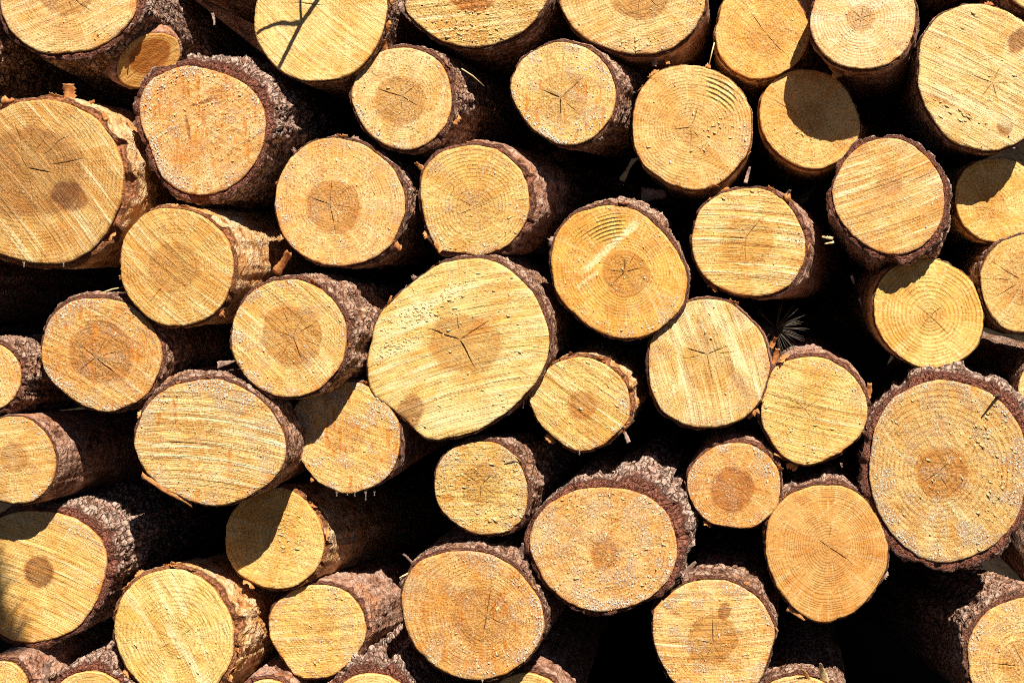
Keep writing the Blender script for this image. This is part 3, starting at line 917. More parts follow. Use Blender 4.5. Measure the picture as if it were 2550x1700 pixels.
LOGS['beaded'] = build_log('log studded with white resin beads around a three-pointed crack, grey bark on its right',
    [(1172, 210), (1185, 160), (1215, 125), (1260, 102), (1310, 98), (1355, 115), (1395, 155), (1412, 210), (1405, 260), (1375, 305), (1335, 330), (1285, 332), (1235, 305), (1200, 270)],
    (1287, 224), 0.0, vp=(2250, 480), bark=('mid', 9), boost=[(0, 14, 60)], heart=(1293, 224, 60, 60), hstr=0.6, hcol=(0.55, 0.32, 0.085), saw=(88, 0.4), ringc=0.45, resin=360, resin_side=(-95, 45), smears=16, speck=0.7, rough=0.8, tint=(1, 0.98, 0.98),
    cracks=[(157, 2, 52, 1.1), (40, 2, 70, 1.1), (-90, 2, 54, 1.1), (-42, 18, 60, .5)], flakes=2)
LOGS['ripple'] = build_log('round yellow log with saw ripples near its top edge and three-armed crack',
    [(1452, 290), (1462, 230), (1490, 185), (1530, 158), (1580, 150), (1630, 158), (1680, 185), (1715, 230), (1728, 290), (1715, 350), (1680, 400), (1640, 428), (1590, 435), (1535, 420), (1485, 385), (1460, 340)],
    (1587, 293), 0.01, bark=('papery', 4), heart=(1590, 293, 46, 45, .12), hstr=0.5, hcol=(0.56, 0.37, 0.13), ringc=0.7, ringf=190, saw=(-20, 0.2), tint=(1, 0.96, 0.9), ripple=(1587, 330, 140, 10.5, 58, 40),
    cracks=[(70, 2, 52, .7), (185, 2, 46, .6), (-90, 2, 50, .6), (-55, 6, 40, .4)], crumbs=70, crumb_at=[(1650, 290, 14, 60, 2)], flakes=6, resin=30, resin_side=(-10, 25))
LOGS['halfshade'] = build_log('small log half covered by a round shadow, beneath the very pale log',
    [(1745, 260), (1755, 215), (1790, 175), (1840, 160), (1890, 165), (1930, 190), (1960, 235), (1975, 290), (1960, 340), (1925, 370), (1880, 388), (1830, 380), (1785, 350), (1755, 310)],
    (1854, 275), 0.066, bark=('papery', 5), heart=(1860, 275, 38, 42, .2), hstr=0.35, saw=(30, 0.25), ringc=0.6, tint=(1, 0.94, 0.82), rough=0.7, cracks=[(150, 30, 90, .4), (-60, 5, 30, .4)], crumbs=60, crumb_at=[(1860, 300, 14, -30, 1.5)])
LOGS['redring'] = build_log('log with slanting saw lines in a ragged red-brown ring of bark',
    [(1915, 440), (1932, 392), (1965, 348), (2012, 325), (2060, 322), (2108, 347), (2148, 392), (2164, 445), (2156, 508), (2128, 550), (2080, 578), (2030, 578), (1978, 552), (1937, 510)],
    (2045, 425), 0.0, bark=('thick', 13), boost=[(-70, 10, 50)], vp=(2010, 840), heart=(2045, 420, 30, 30, .25), hstr=0.5, saw=(20, 1.0), ringc=0.3, tint=(0.97, 0.84, 0.74), rough=0.7, speck=0.5, resin=30, stains=[(2030, 350, 60, 10, 5, .3)], torn=0.8)
LOGS['rightshade'] = build_log('log at the right edge with its upper half in shadow',
    [(2195, 440), (2210, 400), (2240, 372), (2280, 362), (2325, 368), (2360, 390), (2385, 440), (2380, 500), (2350, 540), (2300, 555), (2255, 550), (2215, 520), (2197, 480)],
    (2275, 480), 0.066, bark=('papery', 4), heart=(2275, 478, 38, 38, .15), hstr=0.3, ringc=0.7, saw=(10, 0.15), tint=(1, 0.95, 0.8), cracks=[(75, 2, 26, .4), (-60, 2, 26, .4), (170, 2, 24, .4)])
LOGS['bigleft'] = build_log('large brownish log at the left edge with a dark knot beside its heart',
    [(-40, 560), (-70, 500), (-80, 410), (-60, 330), (-20, 270), (30, 238), (90, 228), (150, 236), (205, 263), (248, 308), (275, 360), (283, 410), (275, 465), (250, 520), (215, 565), (165, 598), (110, 606), (50, 598), (0, 582)],
    (62, 385), -0.02, bark=('papery', 14), boost=[(-20, 16, 45)], heart=(72, 400, 118, 104, .10), hstr=0.75, hcol=(0.42, 0.235, 0.07), saw=(-50, 0.75), ringc=0.75, ringf=185, rough=0.7, speck=0.55, tint=(0.82, 0.7, 0.54), knots=[(158, 452, 46, 34, -25)],
    cracks=[(120, 2, 34, 1.0), (-12, 2, 66, 1.3), (84, 40, 110, .5), (60, 40, 110, .5), (38, 50, 120, .5), (105, 40, 105, .5), (-80, 30, 95, .5), (-105, 30, 95, .5), (8, 60, 130, .4)], flakes=9, torn=1.2)
LOGS['darkheart'] = build_log('log with a cracked brown heart, between the thick-barked resin-covered log and the oval-ringed one',
    [(632, 470), (640, 410), (670, 360), (715, 328), (770, 318), (830, 330), (880, 365), (915, 410), (928, 465), (920, 520), (890, 570), (840, 600), (780, 612), (720, 600), (670, 565), (640, 520)],
    (757, 469), 0.02, bark=('mid', 7), boost=[(0, 8, 60)], heart=(765, 476, 63, 64, .07), hcol=(0.48, 0.275, 0.075), hstr=0.8, ringc=0.65, ringf=200, saw=(85, 0.3), tint=(0.99, 0.93, 0.85), speck=0.7, rough=0.7, resin=110, resin_side=(-130, 40), crumbs=60,
    cracks=[(84, 2, 68, .9), (160, 2, 58, .8), (-78, 2, 70, .8), (-8, 8, 60, .4), (40, 30, 60, .4)], flakes=4)
LOGS['ovalrings'] = build_log('yellow log with tight oval rings touching the top of the biggest log',
    [(966, 430), (975, 390), (996, 363), (1031, 342), (1100, 334), (1155, 353), (1197, 395), (1213, 452), (1207, 505), (1172, 558), (1112, 585), (1060, 581), (1010, 572), (983, 530), (969, 480)],
    (1091, 478), 0.01, vp=(2050, 600), bark=('red', 14), boost=[(20, 14, 50)], heart=(1095, 478, 52, 50, .35), hstr=0.4, ringc=0.85, ringf=175, saw=(25, 0.3), tint=(1, 0.95, 0.80), rough=0.8, speck=0.6, resin=60, crumbs=130, crumb_at=[(1170, 540, 14, 50, 2), (1030, 572, 8, -10, 3)],
    cracks=[(20, 4, 40, .4), (150, 10, 46, .4), (200, 10, 40, .4)], flakes=5)
LOGS['peeling'] = build_log('log with sunlit pale peeling papery bark along its right side',
    [(275, 615), (280, 560), (305, 515), (345, 485), (395, 478), (450, 490), (495, 520), (525, 565), (535, 620), (520, 680), (490, 720), (440, 745), (390, 748), (340, 730), (300, 690), (280, 650)],
    (408, 615), -0.04, vp=(1950, 560), bark=('papery', 6), boost=[(30, 8, 60)], heart=(398, 615, 60, 58, .05), hcol=(0.50, 0.30, 0.085), hstr=0.7, ringc=0.7, ringf=200, saw=(-42, 0.7), tint=(0.9, 0.8, 0.6), cracks=[(140, 4, 50, .5), (-25, 4, 45, .5), (-130, 62, 110, .8)], flakes=8, torn=0.6, rough=0.6)
LOGS['orange'] = build_log('deep golden log with arched saw ripples above its sharply edged heart',
    [(1265, 600), (1275, 545), (1305, 502), (1350, 480), (1405, 472), (1460, 485), (1510, 520), (1550, 570), (1575, 625), (1575, 680), (1550, 725), (1505, 760), (1450, 778), (1395, 770), (1340, 740), (1295, 695), (1270, 650)],
    (1435, 624), 0.0, bark=('mid', 9), boost=[(70, 18, 45)], heart=(1438, 630, 54, 52, .05), hcol=(0.50, 0.29, 0.06), hstr=0.75, ringc=0.7, ringf=195, saw=(-60, 0.3), tint=(0.97, 0.78, 0.38), ripple=(1435, 660, 140, 9.0, 112, 46),
    cracks=[(-135, 2, 58, 1.0), (90, 2, 34, 1.0), (12, 2, 50, .7), (176, 2, 54, .5), (60, 20, 50, .4)], crumbs=50, resin=50, resin_side=(-60, 30), flakes=3, pale=[(1400, 565, 100, 11, 42, .8), (1350, 640, 40, 6, 42, .5)])
LOGS['sawlines'] = build_log('log with level saw lines and oval heart, just above the needle tuft',
    [(1590, 560), (1600, 500), (1630, 460), (1680, 438), (1735, 433), (1785, 450), (1825, 490), (1848, 545), (1845, 600), (1820, 645), (1780, 672), (1720, 680), (1665, 668), (1620, 635), (1598, 600)],
    (1712, 547), 0.015, vp=(2250, 700), bark=('red', 9), boost=[(0, 8, 50)], heart=(1717, 556, 60, 62, .08), hcol=(0.56, 0.35, 0.09), hstr=0.7, ringc=0.4, saw=(-4, 1.0), pale=[(1690, 475, 70, 4, 0, .7), (1760, 500, 80, 4, -2, .6), (1680, 530, 60, 3, 2, .6), (1760, 610, 90, 4, -6, .6)], tint=(1.01, 0.98, 0.86), cracks=[(52, 2, 60, .8), (176, 2, 58, .7), (-92, 2, 66, .5)], resin=60, resin_side=(-25, 20), crumbs=60, crumb_at=[(1690, 450, 8, 5, 5)], flakes=6)
LOGS['cracked'] = build_log('log at the right edge with many fine slanting cracks',
    [(2252, 640), (2265, 595), (2295, 560), (2340, 542), (2390, 545), (2430, 580), (2450, 640), (2440, 710), (2400, 755), (2350, 765), (2300, 750), (2268, 705)],
    (2350, 645), 0.02, bark=('mid', 7), heart=(2370, 640, 72, 66, .2), hstr=0.45, saw=(60, 0.4), ringc=0.5, tint=(0.98, 0.95, 0.85), cracks=[(150, 10, 80, .6), (-120, 20, 90, .6), (-150, 20, 80, .6), (-95, 20, 80, .6), (178, 30, 85, .5)], rough=0.8, speck=0.6)
LOGS['yellowrings'] = build_log('bright yellow log with bold even rings and almost no bark',
    [(2008, 700), (2020, 650), (2050, 615), (2090, 593), (2135, 592), (2185, 610), (2228, 643), (2250, 682), (2259, 725), (2256, 765), (2238, 802), (2200, 830), (2140, 845), (2090, 832), (2045, 800), (2015, 750)],
    (2135, 725), 0.036, bark=('papery', 4), heart=(2130, 720, 40, 36, .5), hstr=0.3, ringc=1.0, ringf=165, saw=(-45, 0.25), tint=(1.02, 0.99, 0.78), cracks=[(35, 3, 42, .5), (-45, 3, 75, .5), (140, 3, 44, .5), (-125, 3, 50, .5)], speck=0.35, rough=0.5)
# --- third row
LOGS['lowleft'] = build_log('amber log with a broad cracked heart, partly shaded by the peeling log',
    [(95, 810), (110, 740), (150, 700), (205, 685), (265, 690), (320, 715), (355, 760), (370, 800), (365, 850), (340, 900), (300, 930), (245, 945), (190, 930), (140, 895), (105, 860)],
    (219, 821), -0.012, bark=('mid', 9), boost=[(120, 10, 40), (-10, 6, 40)], heart=(232, 808, 74, 72, .06), hcol=(0.45, 0.25, 0.075), hstr=0.75, ringc=0.7, ringf=190, saw=(-30, 0.55), tint=(0.9, 0.73, 0.54), speck=0.8, rough=0.9, resin=130, resin_side=(180, 60), smears=22,
    cracks=[(-142, 2, 62, .8), (-40, 2, 72, 1.1), (140, 2, 60, .6), (-88, 6, 58, .5), (60, 10, 60, .4), (15, 20, 60, .4)])
LOGS['greybark'] = build_log('log with a sharp brown heart and rugged grey bark, left of the biggest log',
    [(530, 770), (545, 715), (575, 675), (620, 650), (670, 643), (720, 655), (765, 692), (790, 740), (792, 795), (780, 840), (748, 880), (705, 905), (655, 914), (600, 895), (560, 860), (535, 815)],
    (672, 772), -0.055, vp=(1900, 640), bark=('mid', 11), boost=[(30, 18, 55)], heart=(671, 772, 72, 68, .04), hcol=(0.49, 0.29, 0.085), hstr=0.8, ringc=0.65, ringf=200, saw=(-45, 0.75), tint=(1.01, 0.98, 0.93), speck=0.6, rough=0.7, resin=130, resin_side=(200, 50), stains=[(650, 705, 40, 16, 10, .35)],
    cracks=[(63, 2, 52, .9), (-70, 2, 64, .9), (165, 2, 42, .5), (30, 20, 66, .5), (-20, 25, 66, .5), (-120, 25, 62, .4), (110, 30, 66, .4)], crumbs=60, crumb_at=[(760, 705, 7, -50, 5)], flakes=3)
LOGS['biggest'] = build_log('biggest log in the middle, pale, with a brown knot at its lower left',
    [(846, 832), (865, 733), (908, 684), (960, 641), (1013, 606), (1084, 592), (1155, 610), (1208, 655), (1243, 712), (1262, 775), (1257, 818), (1236, 867), (1207, 906), (1165, 945), (1112, 980), (1049, 1001), (985, 1008), (958, 990), (905, 942), (858, 905)],
    (1056, 779), 0.0, bark=('mid', 7), boost=[(50, 12, 45)], heart=(1066, 790, 84, 66, .10), hcol=(0.47, 0.26, 0.07), hstr=0.72, ringc=0.25, saw=(14, 0.9), tint=(1.05, 1.12, 1.15), rough=0.7, speck=0.45, knots=[(938, 950, 34, 46, -20)],
    stains=[(1112, 745, 52, 24, 35, .42), (960, 815, 110, 9, 25, .30), (1090, 868, 50, 12, 5, .40), (1130, 690, 60, 40, 40, .18)], cracks=[(162, 2, 84, 1.4), (32, 2, 96, 1.4), (-62, 2, 80, 1.4), (96, 14, 70, .6)],
    crumbs=620, crumb_at=[(1000, 690, 9, 24, 6), (940, 735, 10, 22, 4), (910, 795, 9, 20, 4)], flakes=6, pale=[(980, 690, 110, 22, 24, .7), (930, 745, 90, 20, 22, .7), (915, 800, 70, 18, 18, .6), (1090, 940, 140, 46, 8, .45), (960, 870, 110, 12, 14, .5)])
LOGS['smallheart'] = build_log('small log with a small dark orange heart, touching the biggest log at lower right',
    [(1216, 917), (1232, 878), (1260, 845), (1306, 823), (1356, 823), (1402, 845), (1436, 882), (1446, 924), (1440, 966), (1410, 1001), (1366, 1030), (1320, 1033), (1278, 1008), (1239, 970)],
    (1335, 931), 0.0, bark=('papery', 8), boost=[(30, 10, 50)], heart=(1337, 930, 32, 32, .2), hcol=(0.45, 0.21, 0.03), hstr=0.8, ringc=0.6, ringf=180, saw=(-36, 0.9), tint=(1.0, 0.92, 0.74), rough=0.8, resin=50, resin_side=(-20, 50), crumbs=50, flakes=4)
LOGS['streaks'] = build_log('log with upright saw marks and brown streaks around a tall heart',
    [(1490, 820), (1500, 770), (1530, 725), (1580, 695), (1620, 685), (1670, 695), (1715, 725), (1750, 770), (1768, 830), (1760, 880), (1740, 930), (1700, 965), (1640, 982), (1585, 978), (1530, 950), (1498, 900), (1490, 860)],
    (1624, 813), 0.0, bark=('red', 6), boost=[(-140, 6, 40)], heart=(1628, 826, 58, 72, .12), hcol=(0.60, 0.39, 0.13), hstr=0.6, ringc=0.45, saw=(-72, 0.9), pale=[(1670, 760, 110, 12, -68, .6), (1560, 800, 100, 10, -80, .5), (1720, 850, 90, 8, -64, .5)], tint=(1.05, 1.08, 1.25), knots=[(1615, 765, 15, 46, 12, .45), (1698, 880, 13, 56, 32, .5), (1592, 880, 14, 40, 8, .3)],
    cracks=[(164, 2, 60, 1.0), (22, 2, 54, .9), (-80, 2, 74, .6), (190, 20, 62, .5), (5, 30, 70, .4)], resin=40, crumbs=30, flakes=5)
LOGS['greengold'] = build_log('yellow log with a finely fissured middle, left of the big log with orange heart',
    [(1748, 931), (1765, 871), (1783, 840), (1822, 824), (1875, 821), (1928, 838), (1965, 869), (1988, 913), (1991, 956), (1974, 1001), (1928, 1040), (1875, 1064), (1838, 1066), (1797, 1044), (1769, 1008), (1751, 973)],
    (1847, 938), 0.0, bark=('red', 9), boost=[(60, 10, 50)], heart=(1852, 928, 46, 44, .3), hstr=0.45, hcol=(0.55, 0.37, 0.10), ringc=0.5, saw=(-15, 0.6), tint=(1.02, 1.02, 0.88), cracks=[(140, 2, 30, .5), (30, 2, 44, .5), (92, 4, 44, .4), (175, 4, 50, .4), (-50, 3, 36, .4)], crumbs=60, resin=40, resin_side=(40, 30), flakes=5)
LOGS['bigright'] = build_log('big log at the right edge with wide rings, orange heart and thick bark',
    [(2005, 1037), (2018, 975), (2052, 922), (2110, 890), (2170, 880), (2240, 893), (2300, 930), (2335, 980), (2352, 1050), (2350, 1120), (2330, 1190), (2280, 1245), (2220, 1275), (2160, 1285), (2110, 1270), (2060, 1230), (2020, 1170), (2002, 1100)],
    (2155, 1085), -0.02, bark=('thick', 26), boost=[(75, 10, 40)], vp=(2060, 700), heart=(2165, 1085, 62, 60, .08), hcol=(0.53, 0.27, 0.055), hstr=0.85, ringc=1.0, ringf=120, saw=(-55, 0.45), rough=1.25, speck=0.9, tint=(1.03, 0.99, 1.0), crumbs=480, crumb_at=[(2270, 970, 26, 40, 2), (2290, 1140, 22, 80, 3)], resin=260, resin_side=(-90, 70),
    cracks=[(42, 4, 50, .8), (212, 4, 44, .8), (-60, 12, 50, .4)])
LOGS['sliver_r'] = build_log('log at the right edge of which only a thin strip shows',
    ell(2424, 900, 86, 88), (2424, 900), 0.03, bark=('mid', 5))
LOGS['silver'] = build_log('log at the left edge with silvery grey bark, its face half cut off',
    ell(-25, 865, 71, 78), (-25, 865), 0.0, bark=('mid', 16), boost=[(10, 14, 60)], vp=(1750, 760), saw=(-70, 0.4), tint=(1, 0.92, 0.85), speck=0.8, resin=50)
LOGS['tubed'] = build_log('log at the left edge showing a long stretch of smooth red-brown bark',
    [(-50, 1050), (-40, 990), (0, 960), (50, 958), (95, 985), (120, 1030), (125, 1080), (110, 1120), (75, 1150), (20, 1155), (-30, 1130)],
    (30, 1050), 0.0, bark=('red', 6), boost=[(30, 6, 50)], vp=(1900, 820), heart=(32, 1052, 32, 34, .15), hstr=0.6, hcol=(0.44, 0.25, 0.08), saw=(8, 0.5), tint=(0.88, 0.77, 0.66), ringc=0.6, resin=90, resin_side=(-90, 40), torn=0.3, cracks=[(170, 2, 24, .5)])
LOGS['split'] = build_log('wide log with bright level saw stripes and split bark at its lower left',
    [(307, 1008), (328, 945), (374, 899), (424, 878), (494, 871), (552, 890), (606, 926), (640, 976), (653, 1024), (648, 1064), (624, 1102), (580, 1135), (520, 1158), (472, 1160), (430, 1148), (380, 1122), (340, 1090), (315, 1050)],
    (455, 1012), -0.06, bark=('mid', 8), boost=[(110, 14, 40)], heart=(458, 1015, 44, 42, .15), hcol=(0.62, 0.41, 0.13), hstr=0.45, ringc=0.4, saw=(-5, 1.2), pale=[(400, 940, 150, 5, 2, .8), (480, 962, 140, 4, -3, .7), (390, 1020, 120, 4, -4, .9), (430, 1048, 130, 5, -5, .8), (500, 1075, 110, 3, -4, .6)], tint=(1.0, 0.95, 0.90), speck=0.85, rough=0.8, resin=130, resin_side=(80, 60), smears=10, cracks=[(185, 38, 60, .6), (75, 6, 34, .4)], flakes=3, crumbs=40)
LOGS['drips'] = build_log('log streaked with orange resin and dripping clear drops, its left side shaded',
    [(668, 960), (672, 1020), (700, 1070), (735, 1110), (780, 1130), (820, 1130), (870, 1110), (905, 1070), (918, 1020), (915, 970), (890, 930), (850, 892), (810, 876), (765, 880), (710, 900), (680, 930)],
    (790, 1000), 0.02, bark=('red', 6), heart=(795, 1000, 44, 44, .25), hstr=0.3, ringc=0.4, saw=(-24, 0.6), tint=(1.01, 0.95, 0.80), resin=150, smears=30, speck=0.7, rough=0.9, crumbs=50, flakes=3)
LOGS['mossy'] = build_log('small rough log with crumbly yellow rim, just below the biggest log',
    [(997, 1113), (1010, 1060), (1038, 1030), (1084, 1014), (1137, 1018), (1176, 1043), (1202, 1085), (1211, 1131), (1202, 1184), (1172, 1216), (1130, 1228), (1084, 1223), (1038, 1195), (1010, 1163)],
    (1105, 1112), 0.01, vp=(1950, 800), bark=('mid', 8), boost=[(30, 16, 50)], heart=(1105, 1110, 44, 46, .2), hcol=(0.47, 0.31, 0.075), hstr=0.6, ringc=0.5, saw=(-3, 0.7), rough=1.3, speck=1.0, tint=(0.98, 0.97, 0.84), crumbs=460, crumb_at=[(1030, 1080, 18, 60, 2), (1190, 1120, 10, 85, 4), (1110, 1195, 14, 0, 3)], resin=70,
    cracks=[(40, 4, 34, .7), (-95, 4, 40, .7), (150, 8, 40, .4), (-40, 8, 40, .4)], stains=[(1030, 1140, 16, 12, 0, .6)])
LOGS['shaggy'] = build_log('large log with shaggy grey bark on its upper right and small orange heart',
    [(1223, 1255), (1232, 1205), (1257, 1166), (1303, 1138), (1366, 1124), (1437, 1128), (1490, 1149), (1532, 1188), (1548, 1244), (1544, 1297), (1516, 1346), (1472, 1378), (1412, 1396), (1349, 1396), (1296, 1371), (1250, 1325)],
    (1388, 1262), -0.01, bark=('thick', 13), boost=[(62, 34, 36), (15, 20, 40)], heart=(1388, 1272, 33, 36, .12), hcol=(0.52, 0.26, 0.05), hstr=0.85, ringc=0.55, ringf=170, saw=(20, 0.35), rough=1.25, speck=0.95, tint=(1.0, 0.91, 0.85), crumbs=380, resin=430, resin_side=(-80, 55), torn=1.3)
LOGS['tanheart'] = build_log('small smooth tan log with a dark orange heart, touching the fine-ringed tan log',
    [(1577, 1113), (1592, 1068), (1628, 1034), (1670, 1019), (1718, 1020), (1760, 1043), (1786, 1078), (1792, 1120), (1783, 1163), (1755, 1195), (1720, 1212), (1674, 1210), (1628, 1198), (1596, 1163)],
    (1683, 1120), 0.012, bark=('red', 6), boost=[(60, 14, 40)], heart=(1682, 1123, 50, 52, .12), hcol=(0.45, 0.215, 0.04), hstr=0.85, ringc=0.55, ringf=230, saw=(70, 0.2), tint=(0.86, 0.68, 0.48), rough=0.7, speck=0.6, resin=110, resin_side=(70, 50), flakes=4, crumbs=30)
LOGS['finerings'] = build_log('large tan log with fine complete rings and a short curved crack',
    [(1758, 1233), (1769, 1184), (1804, 1142), (1850, 1120), (1896, 1114), (1945, 1120), (1988, 1149), (2020, 1198), (2037, 1244), (2035, 1297), (2012, 1350), (1974, 1396), (1921, 1422), (1868, 1426), (1825, 1399), (1790, 1357), (1765, 1297)],
    (1903, 1255), 0.0, bark=('mid', 8), boost=[(110, 12, 40)], vp=(1900, 500), heart=(1900, 1255, 50, 46, .4), hcol=(0.56, 0.33, 0.10), hstr=0.4, ringc=0.85, ringf=230, saw=(40, 0.15), tint=(0.86, 0.71, 0.53), rough=0.5, speck=0.35, cracks=[(-35, 3, 66, .8), (145, 3, 30, .8), (85, 20, 50, .4)], flakes=4, stains=[(1960, 1300, 40, 24, 10, .12)])
LOGS['lowshade'] = build_log('small log with a straight shadow edge down its left side, at lower left',
    [(519, 1226), (529, 1184), (565, 1142), (614, 1120), (660, 1124), (702, 1152), (734, 1202), (743, 1255), (729, 1300), (692, 1336), (646, 1350), (593, 1343), (547, 1315), (522, 1272)],
    (653, 1228), 0.05, vp=(1950, 1000), bark=('papery', 8), heart=(640, 1220, 40, 34, .5), hstr=0.25, ringc=0.65, ringf=200, saw=(-15, 0.3), tint=(1.01, 0.96, 0.80), rough=0.8, crumbs=120, crumb_at=[(640, 1210, 16, -50, 2)], flakes=3)
# --- bottom rows
LOGS['furry'] = build_log('log at the lower left with thick fibrous grey bark and dark brown heart',
    [(-60, 1300), (-40, 1230), (10, 1190), (80, 1177), (140, 1185), (190, 1207), (225, 1245), (240, 1290), (230, 1340), (205, 1400), (170, 1440), (110, 1465), (50, 1470), (0, 1450), (-40, 1400)],
    (92, 1312), 0.06, bark=('thick', 15), boost=[(30, 28, 45)], heart=(90, 1312, 33, 37, .15), hcol=(0.26, 0.125, 0.03), hstr=0.9, ringc=0.45, saw=(-22, 0.9), tint=(1, 0.92, 0.76), rough=0.5, speck=0.35, cracks=[(-70, 30, 60, .5)], torn=1.2, resin=40, resin_side=(40, 30))
LOGS['flaky'] = build_log('bright pale log at the bottom left with crisp orange bark flakes',
    [(261, 1438), (279, 1375), (318, 1329), (371, 1308), (424, 1311), (476, 1339), (512, 1385), (533, 1438), (533, 1502), (512, 1551), (470, 1600), (400, 1620), (340, 1590), (295, 1540), (270, 1490)],
    (404, 1468), 0.02, vp=(1900, 1000), bark=('papery', 13), boost=[(10, 16, 55)], heart=(404, 1468, 52, 50, .5), hstr=0.2, ringc=0.75, ringf=170, saw=(-62, 0.7), tint=(1.05, 1.1, 1.05), cracks=[(-95, 3, 34, .4), (80, 3, 50, .4), (-150, 14, 50, .4), (160, 20, 50, .4), (35, 20, 50, .4)], flakes=16, pale=[(440, 1520, 130, 12, -58, .7), (375, 1370, 60, 9, -62, .6), (410, 1360, 70, 8, -70, .5)], rough=0.6, crumbs=60, stains=[(404, 1466, 6, 8, 0, .6)])
LOGS['bottomshade'] = build_log('small yellow log shaded at its upper left, right of the orange-flaked log',
    [(616, 1431), (628, 1392), (671, 1357), (724, 1343), (777, 1350), (812, 1375), (837, 1420), (839, 1463), (819, 1502), (791, 1530), (755, 1554), (688, 1555), (653, 1519), (625, 1473)],
    (734, 1437), 0.06, vp=(1900, 900), bark=('red', 8), boost=[(40, 16, 50)], heart=(735, 1435, 34, 36, .4), hstr=0.3, ringc=0.5, saw=(4, 0.6), tint=(1.01, 0.97, 0.78), speck=0.5, resin=70, rough=0.7, torn=0.5, crumbs=40)
LOGS['bottomheart'] = build_log('large log at the bottom middle with a vertical crack and orange resin stripes',
    [(922, 1378), (932, 1332), (960, 1293), (1013, 1272), (1066, 1265), (1119, 1272), (1172, 1297), (1215, 1343), (1243, 1392), (1250, 1438), (1232, 1484), (1200, 1523), (1155, 1551), (1095, 1562), (1038, 1551), (982, 1519), (943, 1470), (925, 1420)],
    (1117, 1413), -0.01, bark=('mid', 11), boost=[(70, 10, 50)], heart=(1106, 1412, 68, 66, .10), hcol=(0.50, 0.285, 0.075), hstr=0.6, ringc=0.8, ringf=185, saw=(80, 0.25), tint=(0.94, 0.8, 0.6), speck=0.8, rough=0.9, resin=150, resin_side=(20, 45), smears=24, crumbs=80,
    cracks=[(82, 2, 66, .9), (-100, 2, 66, 1.1), (-28, 6, 54, .7), (50, 10, 50, .4)], flakes=4)
LOGS['eyeknot'] = build_log('pale log at the bottom with round brown heart and dark peg-shaped knot',
    [(1500, 1430), (1505, 1395), (1540, 1360), (1590, 1337), (1650, 1332), (1700, 1347), (1740, 1375), (1765, 1410), (1780, 1450), (1770, 1500), (1745, 1560), (1700, 1600), (1620, 1610), (1560, 1580), (1520, 1520), (1502, 1475)],
    (1638, 1478), 0.0, bark=('mid', 9), boost=[(70, 14, 40)], heart=(1637, 1470, 58, 56, .05), hcol=(0.52, 0.30, 0.075), hstr=0.85, ringc=0.45, saw=(2, 0.7), tint=(1.03, 1.0, 0.98), speck=0.6, knots=[(1664, 1404, 15, 22, -8), (1552, 1410, 15, 6, -35, .7)],
    cracks=[(92, 2, 70, .9), (0, 2, 52, .7), (165, 2, 50, .7), (-118, 2, 50, .7), (-60, 6, 44, .4)], resin=120, smears=6, flakes=3, crumbs=30)
LOGS['lowright'] = build_log('log in the lower right corner showing dark bark on its left',
    [(2224, 1509), (2228, 1463), (2249, 1424), (2288, 1392), (2352, 1374), (2410, 1376), (2455, 1402), (2482, 1460), (2480, 1540), (2440, 1600), (2350, 1640), (2270, 1610), (2230, 1560)],
    (2355, 1530), -0.02, bark=('mid', 12), boost=[(120, 16, 50)], vp=(1350, 1000), heart=(2375, 1530, 78, 74, .2), hstr=0.35, ringc=0.9, ringf=150, saw=(60, 0.3), tint=(1, 0.95, 0.85), speck=0.8, rough=0.9, resin=70, resin_side=(130, 30), cracks=[(175, 20, 80, .7), (120, 10, 60, .4)])
LOGS['bot_a'] = build_log('small log with reddish bark cut by the lower left corner',
    ell(5, 1582, 58, 64), (5, 1582), 0.0, bark=('red', 14), boost=[(10, 8, 50)], speck=0.9, resin=40, tint=(1, 0.95, 0.9))
LOGS['bot_b'] = build_log('log with stringy grey bark cut by the bottom edge at the left',
    ell(205, 1618, 86, 74), (205, 1618), 0.02, bark=('thick', 20), boost=[(80, 8, 40)], saw=(5, 0.5))
LOGS['bot_c'] = build_log('log whose grey bark peak rises over the bottom edge, left of the bottom middle',
    ell(852, 1642, 102, 92), (852, 1642), 0.03, bark=('thick', 26), boost=[(90, 12, 40)])
LOGS['bot_d'] = build_log('log at the bottom edge of which only a low red bark rim shows',
    ell(612, 1640, 74, 80), (612, 1640), 0.04, bark=('red', 16))
LOGS['bot_e'] = build_log('log with scuffed reddish bark rising over the bottom edge, right of the bottom middle',
    ell(1207, 1644, 98, 98), (1207, 1644), 0.03, bark=('red', 18))
LOGS['bot_f'] = build_log('log at the bottom edge with upright splinters of bark, right of the peg-knotted log',
    ell(1832, 1636, 104, 84), (1832, 1636), 0.03, bark=('mid', 16))

# unseen logs added above the picture, shading the gaps between the top logs
for i, (x, y, r, dep) in enumerate([(490, -140, 138, 0.12), (908, -205, 78, 0.16), (1270, -205, 86, 0.15), (1640, -150, 92, 0.14), (1765, -125, 80, 0.035), (2190, -115, 96, 0.14), (740, -255, 130, 0.06), (1090, -320, 140, 0.1), (2000, -195, 110, 0.10), (-120, -270, 150, 0.05)]):
    build_log('unseen pine log added above the top edge of the picture to shade the pile', ell(x, y, r, r * 0.95), (x, y), dep, group='unseen logs added above', bark=('mid', 9), plain=True)

for i, (x, y, r, dep) in enumerate([(-205, 640, 120, 0.10), (-250, 380, 120, 0.12), (-260, 880, 130, 0.08), (2452, 1305, 95, 0.12)]):  # unseen side logs, added to keep daylight off what shows through the gaps
    build_log('unseen pine log added beyond the side edge of the picture to darken the gaps', ell(x, y, r, r * 0.95), (x, y), dep, group='unseen logs added beyond the sides', bark=('mid', 9), plain=True)

